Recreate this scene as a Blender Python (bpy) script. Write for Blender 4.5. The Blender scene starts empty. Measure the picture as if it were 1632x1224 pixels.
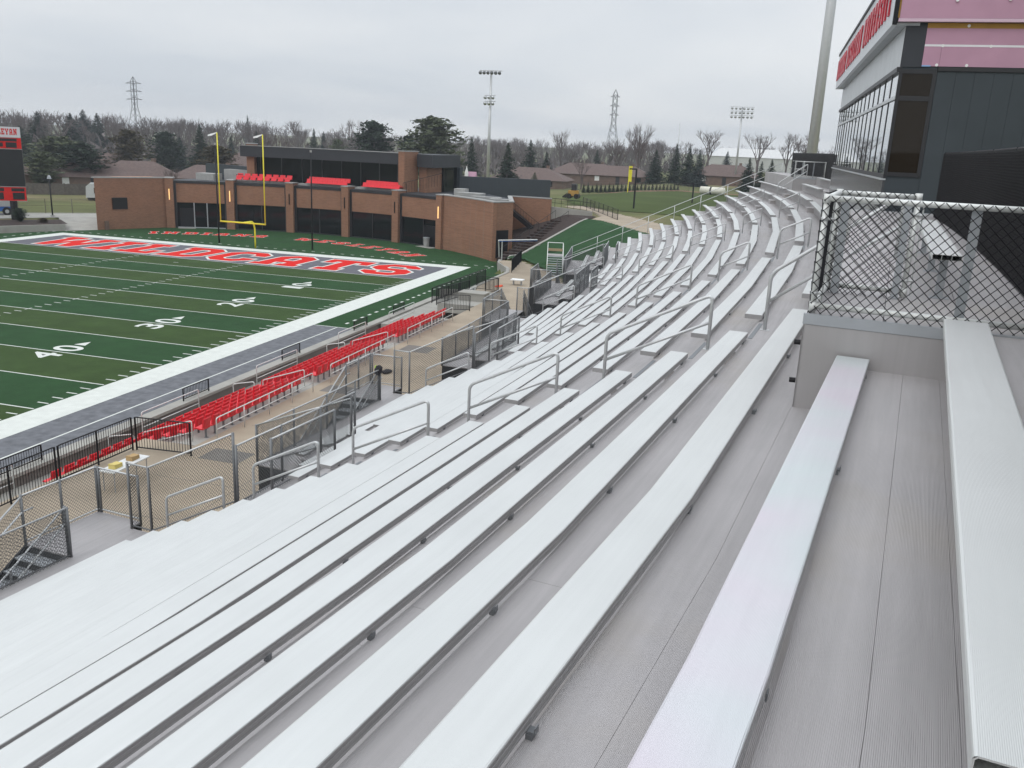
import bpy, math, random
from mathutils import Vector, Matrix
random.seed(7)
S = bpy.context.scene
COL = S.collection
R = math.radians
# ------------------------------------------------------------------ helpers
class MB:
    def __init__(s): s.v=[]; s.f=[]; s.mi=[]; s.m=0
    def quad(s,a,b,c,d):
        n=len(s.v); s.v+= [a,b,c,d]; s.f.append((n,n+1,n+2,n+3)); s.mi.append(s.m)
    def tri(s,a,b,c):
        n=len(s.v); s.v+= [a,b,c]; s.f.append((n,n+1,n+2)); s.mi.append(s.m)
    def poly(s,pts):
        n=len(s.v); s.v+=list(pts); s.f.append(tuple(range(n,n+len(pts)))); s.mi.append(s.m)
    def hexa(s,b,t):
        n=len(s.v); s.v+=list(b)+list(t)
        for q in ((3,2,1,0),(4,5,6,7),(0,1,5,4),(1,2,6,5),(2,3,7,6),(3,0,4,7)):
            s.f.append(tuple(n+i for i in q)); s.mi.append(s.m)
    def box(s,x0,x1,y0,y1,z0,z1):
        s.hexa([(x0,y0,z0),(x1,y0,z0),(x1,y1,z0),(x0,y1,z0)],[(x0,y0,z1),(x1,y0,z1),(x1,y1,z1),(x0,y1,z1)])
    def obox(s,c,ux,hx,hy,z0,z1):
        # oriented box: centre c (x,y), unit dir ux, half sizes
        ux=Vector((ux[0],ux[1])).normalized(); uy=Vector((-ux.y,ux.x)); c=Vector((c[0],c[1]))
        q=[c-ux*hx-uy*hy,c+ux*hx-uy*hy,c+ux*hx+uy*hy,c-ux*hx+uy*hy]
        s.hexa([(p.x,p.y,z0) for p in q],[(p.x,p.y,z1) for p in q])
    def prism(s,pts,z0,z1):
        n=len(s.v); k=len(pts); s.v+=[(p[0],p[1],z0) for p in pts]+[(p[0],p[1],z1) for p in pts]
        s.f.append(tuple(n+i for i in range(k-1,-1,-1))); s.f.append(tuple(n+k+i for i in range(k))); s.mi+=[s.m]*2
        for i in range(k):
            j=(i+1)%k; s.f.append((n+i,n+j,n+k+j,n+k+i)); s.mi.append(s.m)
    def tube(s,pts,r,sides=6,r1=None,caps=True):
        pts=[Vector(p) for p in pts]; k=len(pts); n=len(s.v); up=Vector((0,0,1)); prev=None
        for i,p in enumerate(pts):
            d=(pts[min(i+1,k-1)]-pts[max(i-1,0)]).normalized()
            if prev is None:
                a=d.cross(up)
                if a.length<.01: a=d.cross(Vector((1,0,0)))
                a.normalize()
            else:
                a=prev-d*prev.dot(d)
                if a.length<1e-6: a=d.cross(up)
                a.normalize()
            prev=a; b=d.cross(a); rr=r if r1 is None else r+(r1-r)*i/max(1,k-1)
            for q in range(sides):
                t=2*math.pi*q/sides; o=p+(a*math.cos(t)+b*math.sin(t))*rr; s.v.append(tuple(o))
        for i in range(k-1):
            for q in range(sides):
                w=(q+1)%sides; s.f.append((n+i*sides+q,n+i*sides+w,n+(i+1)*sides+w,n+(i+1)*sides+q)); s.mi.append(s.m)
        if caps:
            s.f.append(tuple(n+q for q in range(sides-1,-1,-1))); s.f.append(tuple(n+(k-1)*sides+q for q in range(sides))); s.mi+=[s.m]*2
    def sweep(s,prof,rings,closed=True,caps=True):
        # rings: list of functions mapping profile point -> 3d
        n=len(s.v); k=len(prof)
        for fn in rings: s.v+=[fn(p) for p in prof]
        for i in range(len(rings)-1):
            for q in range(k if closed else k-1):
                w=(q+1)%k; s.f.append((n+i*k+q,n+i*k+w,n+(i+1)*k+w,n+(i+1)*k+q)); s.mi.append(s.m)
        if caps and closed:
            s.f.append(tuple(n+q for q in range(k-1,-1,-1))); s.f.append(tuple(n+(len(rings)-1)*k+q for q in range(k))); s.mi+=[s.m]*2
    def build(s,name,mat,parent=None,loc=None,smooth=False,local=False):
        me=bpy.data.meshes.new(name)
        L=Vector((0,0,0))
        if parent is not None and not local:
            L=Vector(parent.get('_o',(0,0,0)))
        elif loc is not None: L=Vector(loc)
        me.from_pydata([(v[0]-L.x,v[1]-L.y,v[2]-L.z) for v in s.v],[],s.f)
        mats=mat if isinstance(mat,(list,tuple)) else [mat]
        for m in mats: me.materials.append(m)
        if len(mats)>1: me.polygons.foreach_set('material_index',s.mi)
        if smooth: me.polygons.foreach_set('use_smooth',[True]*len(me.polygons))
        me.update()
        o=bpy.data.objects.new(name,me); COL.objects.link(o)
        if parent is not None:
            o.parent=parent
            o['_o']=tuple(L)
        else: o.location=L; o['_o']=tuple(L)
        return o
def tag(o,label=None,cat=None,group=None,kind=None):
    if label: o['label']=label
    if cat: o['category']=cat
    if group: o['group']=group
    if kind: o['kind']=kind
    return o
def thing(name,label,cat,loc,group=None):
    o=bpy.data.objects.new(name,None); COL.objects.link(o); o.location=loc; o['_o']=tuple(loc); o.empty_display_size=.2
    return tag(o,label,cat,group)
def copy_tree(o,loc,rz=0,label=None,parent=None):
    c=o.copy(); COL.objects.link(c); c.location=loc; c.rotation_euler=(0,0,rz)
    if label: c['label']=label
    for ch in list(o.children):
        d=ch.copy(); COL.objects.link(d); d.parent=c
        for g in list(ch.children):
            e=g.copy(); COL.objects.link(e); e.parent=d
    return c
def rounded(pts,rad,n=4):
    pts=[Vector(p) for p in pts]; out=[pts[0]]
    for i in range(1,len(pts)-1):
        a,b,c=pts[i-1],pts[i],pts[i+1]; d0=(a-b); d1=(c-b); r=min(rad,d0.length*.45,d1.length*.45)
        p0=b+d0.normalized()*r; p1=b+d1.normalized()*r
        for j in range(n+1):
            t=j/n; out.append(p0*(1-t)**2+b*2*t*(1-t)+p1*t*t)
    out.append(pts[-1]); return out
def chain(mb,p0,p1,h,r=.002,pitch=.08,inset=0.0):
    # diamond wire mesh standing on base line p0-p1
    p0=Vector(p0); p1=Vector(p1); W=(p1-p0).length; u=(p1-p0)/W; nrm=Vector((u.y,-u.x,0)).normalized()*r
    c=-h+pitch*.5
    while c<W:
        for sgn in (1,-1):
            # x=c+v for sgn 1 ; x=c+h-v for sgn -1
            a0,a1=(0.0,h)
            if sgn==1: lo=max(0,-c); hi=min(h,W-c)
            else: lo=max(0,c+h-W); hi=min(h,c+h)
            if hi-lo>.01:
                A=p0+u*((c+lo) if sgn==1 else (c+h-lo))+Vector((0,0,lo))+nrm*sgn
                B=p0+u*((c+hi) if sgn==1 else (c+h-hi))+Vector((0,0,hi))+nrm*sgn
                mb.tube([A,B],r,3,caps=False)
        c+=pitch
# ------------------------------------------------------------------ materials
def mat(name,col,rough=.6,metal=0,spec=.5,var=0,vscale=3,bump=0,bscale=60,emit=None):
    m=bpy.data.materials.new(name); m.use_nodes=True; nt=m.node_tree; b=nt.nodes['Principled BSDF']
    b.inputs['Base Color'].default_value=(*col,1); b.inputs['Roughness'].default_value=rough; b.inputs['Metallic'].default_value=metal
    b.inputs['Specular IOR Level'].default_value=spec
    geo=nt.nodes.new('ShaderNodeNewGeometry')
    if var:
        n=nt.nodes.new('ShaderNodeTexNoise'); n.inputs['Scale'].default_value=vscale; n.inputs['Detail'].default_value=6
        nt.links.new(geo.outputs['Position'],n.inputs['Vector'])
        mr=nt.nodes.new('ShaderNodeMapRange'); mr.inputs['From Min'].default_value=.3; mr.inputs['From Max'].default_value=.7
        mr.inputs['To Min'].default_value=1-var; mr.inputs['To Max'].default_value=1+var
        nt.links.new(n.outputs['Fac'],mr.inputs['Value'])
        mx=nt.nodes.new('ShaderNodeMix'); mx.data_type='RGBA'; mx.blend_type='MULTIPLY'; mx.inputs['Factor'].default_value=1
        mx.inputs['A'].default_value=(*col,1); nt.links.new(mr.outputs['Result'],mx.inputs['B'])
        nt.links.new(mx.outputs['Result'],b.inputs['Base Color'])
    if bump:
        n=nt.nodes.new('ShaderNodeTexNoise'); n.inputs['Scale'].default_value=bscale; n.inputs['Detail'].default_value=4
        nt.links.new(geo.outputs['Position'],n.inputs['Vector'])
        bp=nt.nodes.new('ShaderNodeBump'); bp.inputs['Strength'].default_value=bump; bp.inputs['Distance'].default_value=.02
        nt.links.new(n.outputs['Fac'],bp.inputs['Height']); nt.links.new(bp.outputs['Normal'],b.inputs['Normal'])
    if emit:
        b.inputs['Emission Color'].default_value=(*emit[:3],1); b.inputs['Emission Strength'].default_value=emit[3]
    return m
def ribbed(name,col,rough,metal,freq,strength,var=.05,stain=None,streak=.05,tint=None):
    # extruded aluminium: fine ribs that follow the rows (concentric about the stand's centre)
    m=mat(name,col,rough,metal,var=var,vscale=1.3); nt=m.node_tree; b=nt.nodes['Principled BSDF']
    geo=nt.nodes.new('ShaderNodeNewGeometry')
    sub=nt.nodes.new('ShaderNodeVectorMath'); sub.operation='SUBTRACT'; sub.inputs[1].default_value=(QX,QY,0)
    mul=nt.nodes.new('ShaderNodeVectorMath'); mul.operation='MULTIPLY'; mul.inputs[1].default_value=(1,1,0)
    ln=nt.nodes.new('ShaderNodeVectorMath'); ln.operation='LENGTH'
    nt.links.new(geo.outputs['Position'],sub.inputs[0]); nt.links.new(sub.outputs[0],mul.inputs[0]); nt.links.new(mul.outputs[0],ln.inputs[0])
    sc=nt.nodes.new('ShaderNodeMath'); sc.operation='MULTIPLY'; sc.inputs[1].default_value=freq*2*math.pi
    sn=nt.nodes.new('ShaderNodeMath'); sn.operation='SINE'
    nt.links.new(ln.outputs['Value'],sc.inputs[0]); nt.links.new(sc.outputs[0],sn.inputs[0])
    # dull streaks drawn out along the length of the extrusions
    sp3=nt.nodes.new('ShaderNodeSeparateXYZ'); nt.links.new(sub.outputs[0],sp3.inputs[0])
    at=nt.nodes.new('ShaderNodeMath'); at.operation='ARCTAN2'; nt.links.new(sp3.outputs['Y'],at.inputs[0]); nt.links.new(sp3.outputs['X'],at.inputs[1])
    am=nt.nodes.new('ShaderNodeMath'); am.operation='MULTIPLY'; am.inputs[1].default_value=150; nt.links.new(at.outputs[0],am.inputs[0])
    lm=nt.nodes.new('ShaderNodeMath'); lm.operation='MULTIPLY'; lm.inputs[1].default_value=14; nt.links.new(ln.outputs['Value'],lm.inputs[0])
    cx3=nt.nodes.new('ShaderNodeCombineXYZ'); nt.links.new(am.outputs[0],cx3.inputs['X']); nt.links.new(lm.outputs[0],cx3.inputs['Y'])
    ns3=nt.nodes.new('ShaderNodeTexNoise'); ns3.inputs['Scale'].default_value=1; ns3.inputs['Detail'].default_value=7; ns3.inputs['Roughness'].default_value=.65; nt.links.new(cx3.outputs[0],ns3.inputs['Vector'])
    mr3=nt.nodes.new('ShaderNodeMapRange'); mr3.inputs['From Min'].default_value=.3; mr3.inputs['From Max'].default_value=.7; mr3.inputs['To Min'].default_value=1-streak; mr3.inputs['To Max'].default_value=1+streak*.5; nt.links.new(ns3.outputs['Fac'],mr3.inputs['Value'])
    mx5=nt.nodes.new('ShaderNodeMix'); mx5.data_type='RGBA'; mx5.blend_type='MULTIPLY'; mx5.inputs['Factor'].default_value=1; nt.links.new(b.inputs['Base Color'].links[0].from_socket,mx5.inputs['A']); nt.links.new(mr3.outputs['Result'],mx5.inputs['B']); nt.links.new(mx5.outputs['Result'],b.inputs['Base Color'])
    mr4=nt.nodes.new('ShaderNodeMapRange'); mr4.inputs['To Min'].default_value=rough+.12; mr4.inputs['To Max'].default_value=rough-.12; nt.links.new(ns3.outputs['Fac'],mr4.inputs['Value']); nt.links.new(mr4.outputs['Result'],b.inputs['Roughness'])
    bp=nt.nodes.new('ShaderNodeBump'); bp.inputs['Strength'].default_value=strength; bp.inputs['Distance'].default_value=.0015
    nt.links.new(sn.outputs[0],bp.inputs['Height']); nt.links.new(bp.outputs['Normal'],b.inputs['Normal'])
    if tint:
        n=nt.nodes.new('ShaderNodeTexNoise'); n.inputs['Scale'].default_value=.9; n.inputs['Detail'].default_value=2; nt.links.new(geo.outputs['Position'],n.inputs['Vector'])
        rp=nt.nodes.new('ShaderNodeValToRGB'); rp.color_ramp.elements[0].position=.4; rp.color_ramp.elements[1].position=.6; rp.color_ramp.elements[0].color=(*tint[0],1); rp.color_ramp.elements[1].color=(*tint[1],1); nt.links.new(n.outputs['Fac'],rp.inputs['Fac'])
        mx6=nt.nodes.new('ShaderNodeMix'); mx6.data_type='RGBA'; mx6.blend_type='MULTIPLY'; mx6.inputs['Factor'].default_value=1; nt.links.new(b.inputs['Base Color'].links[0].from_socket,mx6.inputs['A']); nt.links.new(rp.outputs['Color'],mx6.inputs['B']); nt.links.new(mx6.outputs['Result'],b.inputs['Base Color'])
    if stain:
        src=b.inputs['Base Color'].links[0].from_socket
        n=nt.nodes.new('ShaderNodeTexNoise'); n.inputs['Scale'].default_value=.55; n.inputs['Detail'].default_value=5; n.inputs['Roughness'].default_value=.6
        nt.links.new(geo.outputs['Position'],n.inputs['Vector'])
        mr=nt.nodes.new('ShaderNodeMapRange'); mr.inputs['From Min'].default_value=.55; mr.inputs['From Max'].default_value=.75; mr.inputs['To Max'].default_value=stain[3]
        nt.links.new(n.outputs['Fac'],mr.inputs['Value'])
        mx=nt.nodes.new('ShaderNodeMix'); mx.data_type='RGBA'; mx.inputs['B'].default_value=(*stain[:3],1)
        nt.links.new(mr.outputs['Result'],mx.inputs['Factor']); nt.links.new(src,mx.inputs['A']); nt.links.new(mx.outputs['Result'],b.inputs['Base Color'])
    return m
def brickmat(name,c1,c2,mortar):
    m=mat(name,c1,.85); nt=m.node_tree; b=nt.nodes['Principled BSDF']
    geo=nt.nodes.new('ShaderNodeNewGeometry'); sep=nt.nodes.new('ShaderNodeSeparateXYZ'); nt.links.new(geo.outputs['Position'],sep.inputs[0])
    # run along the wall whatever way it faces
    a=nt.nodes.new('ShaderNodeMath'); a.operation='ADD'; nt.links.new(sep.outputs['X'],a.inputs[0])
    y=nt.nodes.new('ShaderNodeMath'); y.operation='MULTIPLY'; y.inputs[1].default_value=.93; nt.links.new(sep.outputs['Y'],y.inputs[0]); nt.links.new(y.outputs[0],a.inputs[1])
    cb=nt.nodes.new('ShaderNodeCombineXYZ'); nt.links.new(a.outputs[0],cb.inputs['X']); nt.links.new(sep.outputs['Z'],cb.inputs['Y'])
    br=nt.nodes.new('ShaderNodeTexBrick'); br.inputs['Scale'].default_value=1; br.inputs['Brick Width'].default_value=.4; br.inputs['Row Height'].default_value=.1
    br.inputs['Mortar Size'].default_value=.008; br.inputs['Color1'].default_value=(*c1,1); br.inputs['Color2'].default_value=(*c2,1); br.inputs['Mortar'].default_value=(*mortar,1)
    nt.links.new(cb.outputs[0],br.inputs['Vector'])
    n=nt.nodes.new('ShaderNodeTexNoise'); n.inputs['Scale'].default_value=.7; n.inputs['Detail'].default_value=5; nt.links.new(geo.outputs['Position'],n.inputs['Vector'])
    mr=nt.nodes.new('ShaderNodeMapRange'); mr.inputs['To Min'].default_value=.8; mr.inputs['To Max'].default_value=1.2; nt.links.new(n.outputs['Fac'],mr.inputs['Value'])
    mx=nt.nodes.new('ShaderNodeMix'); mx.data_type='RGBA'; mx.blend_type='MULTIPLY'; mx.inputs['Factor'].default_value=1
    nt.links.new(br.outputs['Color'],mx.inputs['A']); nt.links.new(mr.outputs['Result'],mx.inputs['B']); nt.links.new(mx.outputs['Result'],b.inputs['Base Color'])
    return m
QX,QY=-170.37,-42.56      # centre of the grandstand's arc
M={}
M['bench']=ribbed('anodised_bench',(.665,.675,.662),.38,.4,230,.22,.03,streak=.04)
M['bench_sheen']=ribbed('painted_sheen_bench',(.70,.70,.71),.36,.4,230,.22,.03,streak=.05,tint=((.92,1.0,.985),(1.0,.925,.985)))  # pink and cyan sheen painted into the base colour
M['edge']=mat('shaded_fluted_edge',(.37,.36,.36),.5,.4,var=.06)  # plank sides and ends darkened in colour to paint in their shade
M['tread']=ribbed('deck_aluminium',(.425,.405,.405),.52,.3,170,.42,.05,(.37,.32,.25,.4),streak=.10)
M['riser']=ribbed('riser_aluminium',(.40,.385,.383),.5,.3,0,.0,.05)
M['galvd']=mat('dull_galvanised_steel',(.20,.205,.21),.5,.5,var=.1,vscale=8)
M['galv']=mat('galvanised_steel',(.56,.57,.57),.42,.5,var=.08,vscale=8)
M['galvw']=mat('galvanised_wire',(.085,.088,.09),.4,.6)
M['bracket']=mat('bracket_steel',(.22,.23,.24),.5,.5)
M['black']=mat('black_paint',(.008,.008,.010),.5,0,.3)
M['skirt']=mat('black_skirt_sheet',(.02,.021,.024),.6,var=.2)
M['vinyl']=mat('black_vinyl_wire',(.010,.010,.012),.7,0,.2)
M['slat']=mat('black_privacy_slat',(.007,.006,.009),.7,0,.15,var=.5,vscale=9)
M['pipe']=mat('aluminium_pipe',(.70,.71,.69),.5,.3)
M['plate']=mat('grey_plate',(.40,.42,.44),.5,.4,var=.08)
M['red']=mat('red_seat_plastic',(.74,.018,.032),.35,var=.06)
M['concrete']=mat('concrete_walk',(.335,.275,.205),.9,var=.16,vscale=.45,bump=.1)
M['conc_grey']=mat('concrete_grey',(.33,.32,.29),.9,var=.12,vscale=.8,bump=.1)
M['conc_dark']=mat('damp_concrete',(.17,.155,.14),.85,var=.15,vscale=.9)
M['white']=mat('white_paint',(.78,.78,.77),.6,var=.04)
M['yellow']=mat('yellow_post_paint',(.82,.72,.03),.45)
M['glass']=mat('dark_glass',(.006,.008,.009),.04,0,.22)
M['pglass']=mat('press_box_glass',(.50,.53,.55),.015,.9,.8)
M['frame']=mat('dark_window_frame',(.022,.022,.025),.45)
M['slate']=mat('slate_metal_wall',(.042,.052,.060),.6,.0,.4,var=.06,vscale=1.5)
M['slate2']=mat('dark_roof_fascia',(.028,.031,.038),.6,var=.1,vscale=1)
M['brick']=brickmat('brown_brick',(.30,.148,.085),(.245,.118,.068),(.24,.17,.125))
M['coping']=mat('stone_coping',(.34,.34,.33),.8,var=.08)
M['slatf']=mat('grey_slat_fence',(.055,.055,.058),.6)
M['bglass']=mat('brown_tinted_glass',(.022,.017,.012),.06,0,.22)
M['pink']=mat('pink_insulation',(.47,.27,.36),.85,var=.05,vscale=2)
M['pinkl']=mat('pale_pink_edge',(.62,.45,.54),.8)
M['tape']=mat('white_tape',(.74,.72,.75),.6)
M['ochre']=mat('ochre_sheathing',(.42,.24,.055),.8,var=.1)
M['blue']=mat('blue_paint',(.03,.16,.55),.4)
M['bluef']=mat('blue_foam',(.24,.42,.68),.7)
M['metalpan']=mat('light_metal_panel',(.50,.52,.53),.38,.4,var=.06,vscale=2)
M['darkpan']=mat('glossy_grey_panel',(.12,.125,.13),.18,.4,var=.15,vscale=2)
M['letter']=mat('red_sign_letters',(.45,.012,.03),.35)
M['sign']=mat('sign_panel',(.60,.62,.65),.5)
M['screen']=mat('black_screen',(.008,.008,.01),.3)
M['roof']=mat('brown_shingle',(.125,.088,.078),.9,var=.18,vscale=2)
M['hwall']=mat('house_brick',(.17,.115,.09),.9,var=.15,vscale=1)
M['wood']=mat('weathered_wood_fence',(.12,.105,.09),.9,var=.25,vscale=3)
M['bark']=mat('tree_bark',(.085,.068,.058),.95,var=.2,vscale=4)
M['twig']=mat('bare_twigs',(.115,.088,.082),.95,var=.2,vscale=.3)
M['wood_far']=mat('far_bare_wood',(.135,.115,.112),1,var=.25,vscale=.05)
M['needle']=mat('conifer_needles',(.030,.046,.030),.8,0,.2,var=.4,vscale=.6)
M['pine']=mat('pine_needles',(.088,.105,.055),.8,0,.2,var=.4,vscale=.6)
M['spruce']=mat('blue_spruce_needles',(.042,.060,.054),.8,0,.2,var=.4,vscale=.6)
M['brownleaf']=mat('brown_pine_needles',(.075,.062,.035),.85,0,.2,var=.4,vscale=.6)
M['mulch']=mat('dark_mulch',(.035,.022,.018),1,var=.4,vscale=4,bump=.5,bscale=8)
M['cardboard']=mat('cardboard',(.42,.28,.13),.85)
M['yellowbox']=mat('yellow_box',(.62,.50,.16),.7)
M['table']=mat('white_plastic_table',(.66,.67,.66),.5)
M['hivis']=mat('hi_vis_cloth',(.45,.75,.05),.8)
M['cloth']=mat('dark_cloth',(.02,.018,.022),.9)
M['orange']=mat('orange_cloth',(.6,.07,.02),.8)
M['lampgold']=mat('lit_wall_light',(.8,.5,.2),.4,emit=(1.0,.62,.25,1.2))
M['whitebld']=mat('pale_metal_building',(.52,.53,.50),.7,var=.04,vscale=.2)
M['lampw']=mat('floodlight_lens',(.62,.64,.66),.2,.3)
M['tarp']=mat('white_tarp',(.72,.70,.60),.7,var=.05)
M['rv']=mat('white_vehicle_paint',(.55,.56,.56),.35)
M['tyre']=mat('tyre_rubber',(.015,.015,.015),.8)
# ------------------------------------------------------------------ camera, light, sky
CX,CY,CZ=31.7357,-76.9009,12.88
cam=bpy.data.cameras.new('camera'); co=bpy.data.objects.new('camera',cam); COL.objects.link(co)
cam.sensor_width=36; cam.lens=36*1392.485/1632; cam.clip_start=.05; cam.clip_end=5000
r_=Vector((.958396,.282128,.0433667)); u_=Vector((-.115143,.243097,.963144)); f_=Vector((-.261188,.928067,-.265468))
co.matrix_world=Matrix(((r_.x,u_.x,-f_.x,CX),(r_.y,u_.y,-f_.y,CY),(r_.z,u_.z,-f_.z,CZ),(0,0,0,1)))
S.camera=co
sun=bpy.data.lights.new('sun','SUN'); so=bpy.data.objects.new('sun',sun); COL.objects.link(so)
SUN_EL,SUN_AZ=R(42),R(215)       # overcast: weak and very soft
sun.energy=.6; sun.angle=R(25); sun.color=(1,.97,.93)
d=Vector((math.sin(SUN_AZ)*math.cos(SUN_EL),math.cos(SUN_AZ)*math.cos(SUN_EL),math.sin(SUN_EL)))
so.rotation_euler=d.to_track_quat('Z','Y').to_euler()
W=bpy.data.worlds.new('World'); S.world=W; W.use_nodes=True; nt=W.node_tree
bg=nt.nodes['Background']; bg.inputs['Strength'].default_value=.1
sky=nt.nodes.new('ShaderNodeTexSky'); sky.sky_type='NISHITA'; sky.sun_disc=False; sky.sun_elevation=SUN_EL; sky.sun_rotation=SUN_AZ
tc=nt.nodes.new('ShaderNodeTexCoord'); sp=nt.nodes.new('ShaderNodeSeparateXYZ'); nt.links.new(tc.outputs['Generated'],sp.inputs[0])
def mth(op,a,b=None):
    n=nt.nodes.new('ShaderNodeMath'); n.operation=op
    for i,x in enumerate((a,b)):
        if x is None: continue
        if isinstance(x,(int,float)): n.inputs[i].default_value=x
        else: nt.links.new(x,n.inputs[i])
    return n.outputs[0]
zz=mth('MAXIMUM',sp.outputs['Z'],0.0); den=mth('ADD',zz,.10)
cb=nt.nodes.new('ShaderNodeCombineXYZ'); nt.links.new(mth('DIVIDE',sp.outputs['X'],den),cb.inputs['X']); nt.links.new(mth('DIVIDE',sp.outputs['Y'],den),cb.inputs['Y'])
no=nt.nodes.new('ShaderNodeTexNoise'); no.inputs['Scale'].default_value=.28; no.inputs['Detail'].default_value=5; no.inputs['Roughness'].default_value=.5; no.inputs['Distortion'].default_value=.4
nt.links.new(cb.outputs[0],no.inputs['Vector'])
cr=nt.nodes.new('ShaderNodeValToRGB'); e=cr.color_ramp.elements
e[0].position=.38; e[0].color=(7.1,7.6,8.2,1); e[1].position=.60; e[1].color=(8.9,9.15,9.4,1)
nt.links.new(no.outputs['Fac'],cr.inputs['Fac'])
lift=mth('ADD',.97,mth('MULTIPLY',mth('MULTIPLY',mth('MULTIPLY',zz,zz),zz),1.7))
vm=nt.nodes.new('ShaderNodeVectorMath'); vm.operation='SCALE'; nt.links.new(cr.outputs['Color'],vm.inputs[0]); nt.links.new(lift,vm.inputs['Scale'])
mx=nt.nodes.new('ShaderNodeMix'); mx.data_type='RGBA'; mx.inputs['Factor'].default_value=.94
nt.links.new(sky.outputs['Color'],mx.inputs['A']); nt.links.new(vm.outputs[0],mx.inputs['B']); nt.links.new(mx.outputs['Result'],bg.inputs['Color'])
S.view_settings.view_transform='Standard'; S.view_settings.look='None'; S.view_settings.exposure=0; S.view_settings.gamma=1
try: S.view_settings.use_curve_mapping=False
except Exception: pass
# ------------------------------------------------------------------ grandstand
R0=204.79; DEP=.762; RISE=.383; SEATH=.482; WID=.245
def P(r,a,z): return (QX+r*math.cos(R(a)),QY+r*math.sin(R(a)),z)
def rb(k): return R0-DEP*k
def zs(k): return CZ-1.5-RISE*k            # seat top
def zt(k): return zs(k)-SEATH              # foot tread
A_END=9.62; A_BEG=-10.3
AIS={'A':(-6.39,.0065,.375),'B':(-2.84,.0105,.365),'C':(1.87,.004,.37),'D':(5.57,.003,.37)}
def aL(n,k): return AIS[n][0]+AIS[n][1]*max(k,0)
def aR(n,k): return aL(n,k)+AIS[n][2]
def arc(a0,a1,step=1.75):
    n=max(1,round((a1-a0)/step)); return [a0+(a1-a0)*i/n for i in range(n+1)]
ORD=['zero','first','second','third','fourth','fifth','sixth','seventh','eighth','ninth','tenth','eleventh','twelfth','thirteenth','fourteenth','fifteenth','sixteenth','seventeenth','eighteenth','nineteenth']
ADA0,ADA1=-7.62,7.62; FB=5.97
Z_ADA=zt(-2)
gs=thing('grandstand','curved silver aluminium grandstand deck stepping up from the concourse walk','grandstand',P(198,-3,1))
POCK={'A':(-5.93,-4.60),'B':(-2.27,-.95),'C':(2.31,3.65),'D':(5.99,7.30)}
def ranges(k):
    # angular ranges where the deck of row k exists
    if k<=-1: return [(A_BEG,ADA0),(3.15,FB-.002)]
    if k<15 : return [(A_BEG,A_END)]
    out=[];a=A_BEG
    for n in 'ABCD':
        p=POCK[n]
        out.append((a,p[0])); a=p[1]
    out.append((a,A_END)); return out
tm=0
for k in range(-1,18):
    z=zt(k)
    for (a0,a1) in ranges(k):
        t=MB(); b=MB()
        A=arc(a0,a1); g=.0004
        for i in range(len(A)-1):
            x0=A[i]+(g if i and k>0 else 0); x1=A[i+1]-(g if i<len(A)-2 and k>0 else 0)
            w=DEP/3
            for j in range(3):
                ra=rb(k)-DEP+w*j+.0008+(.0 if j else -.012); rc=rb(k)-DEP+w*(j+1)-.0008
                q=[P(ra,x0,z),P(rc,x0,z),P(rc,x1,z),P(ra,x1,z)]
                lo=[(p[0],p[1],z-.035) for p in q]
                t.hexa([lo[0],lo[1],lo[2],lo[3]],q)
            # riser at the back of the tread
            top=zt(k-1)-.036 if k>-1 else Z_ADA-.036
            q=[P(rb(k)+.004,x0,z-.06),P(rb(k)+.03,x0,z-.06),P(rb(k)+.03,x1,z-.06),P(rb(k)+.004,x1,z-.06)]
            b.hexa(q,[(p[0],p[1],top) for p in q])
        t.build('tread',M['tread'],gs); b.build('riser',M['riser'],gs)
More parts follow.
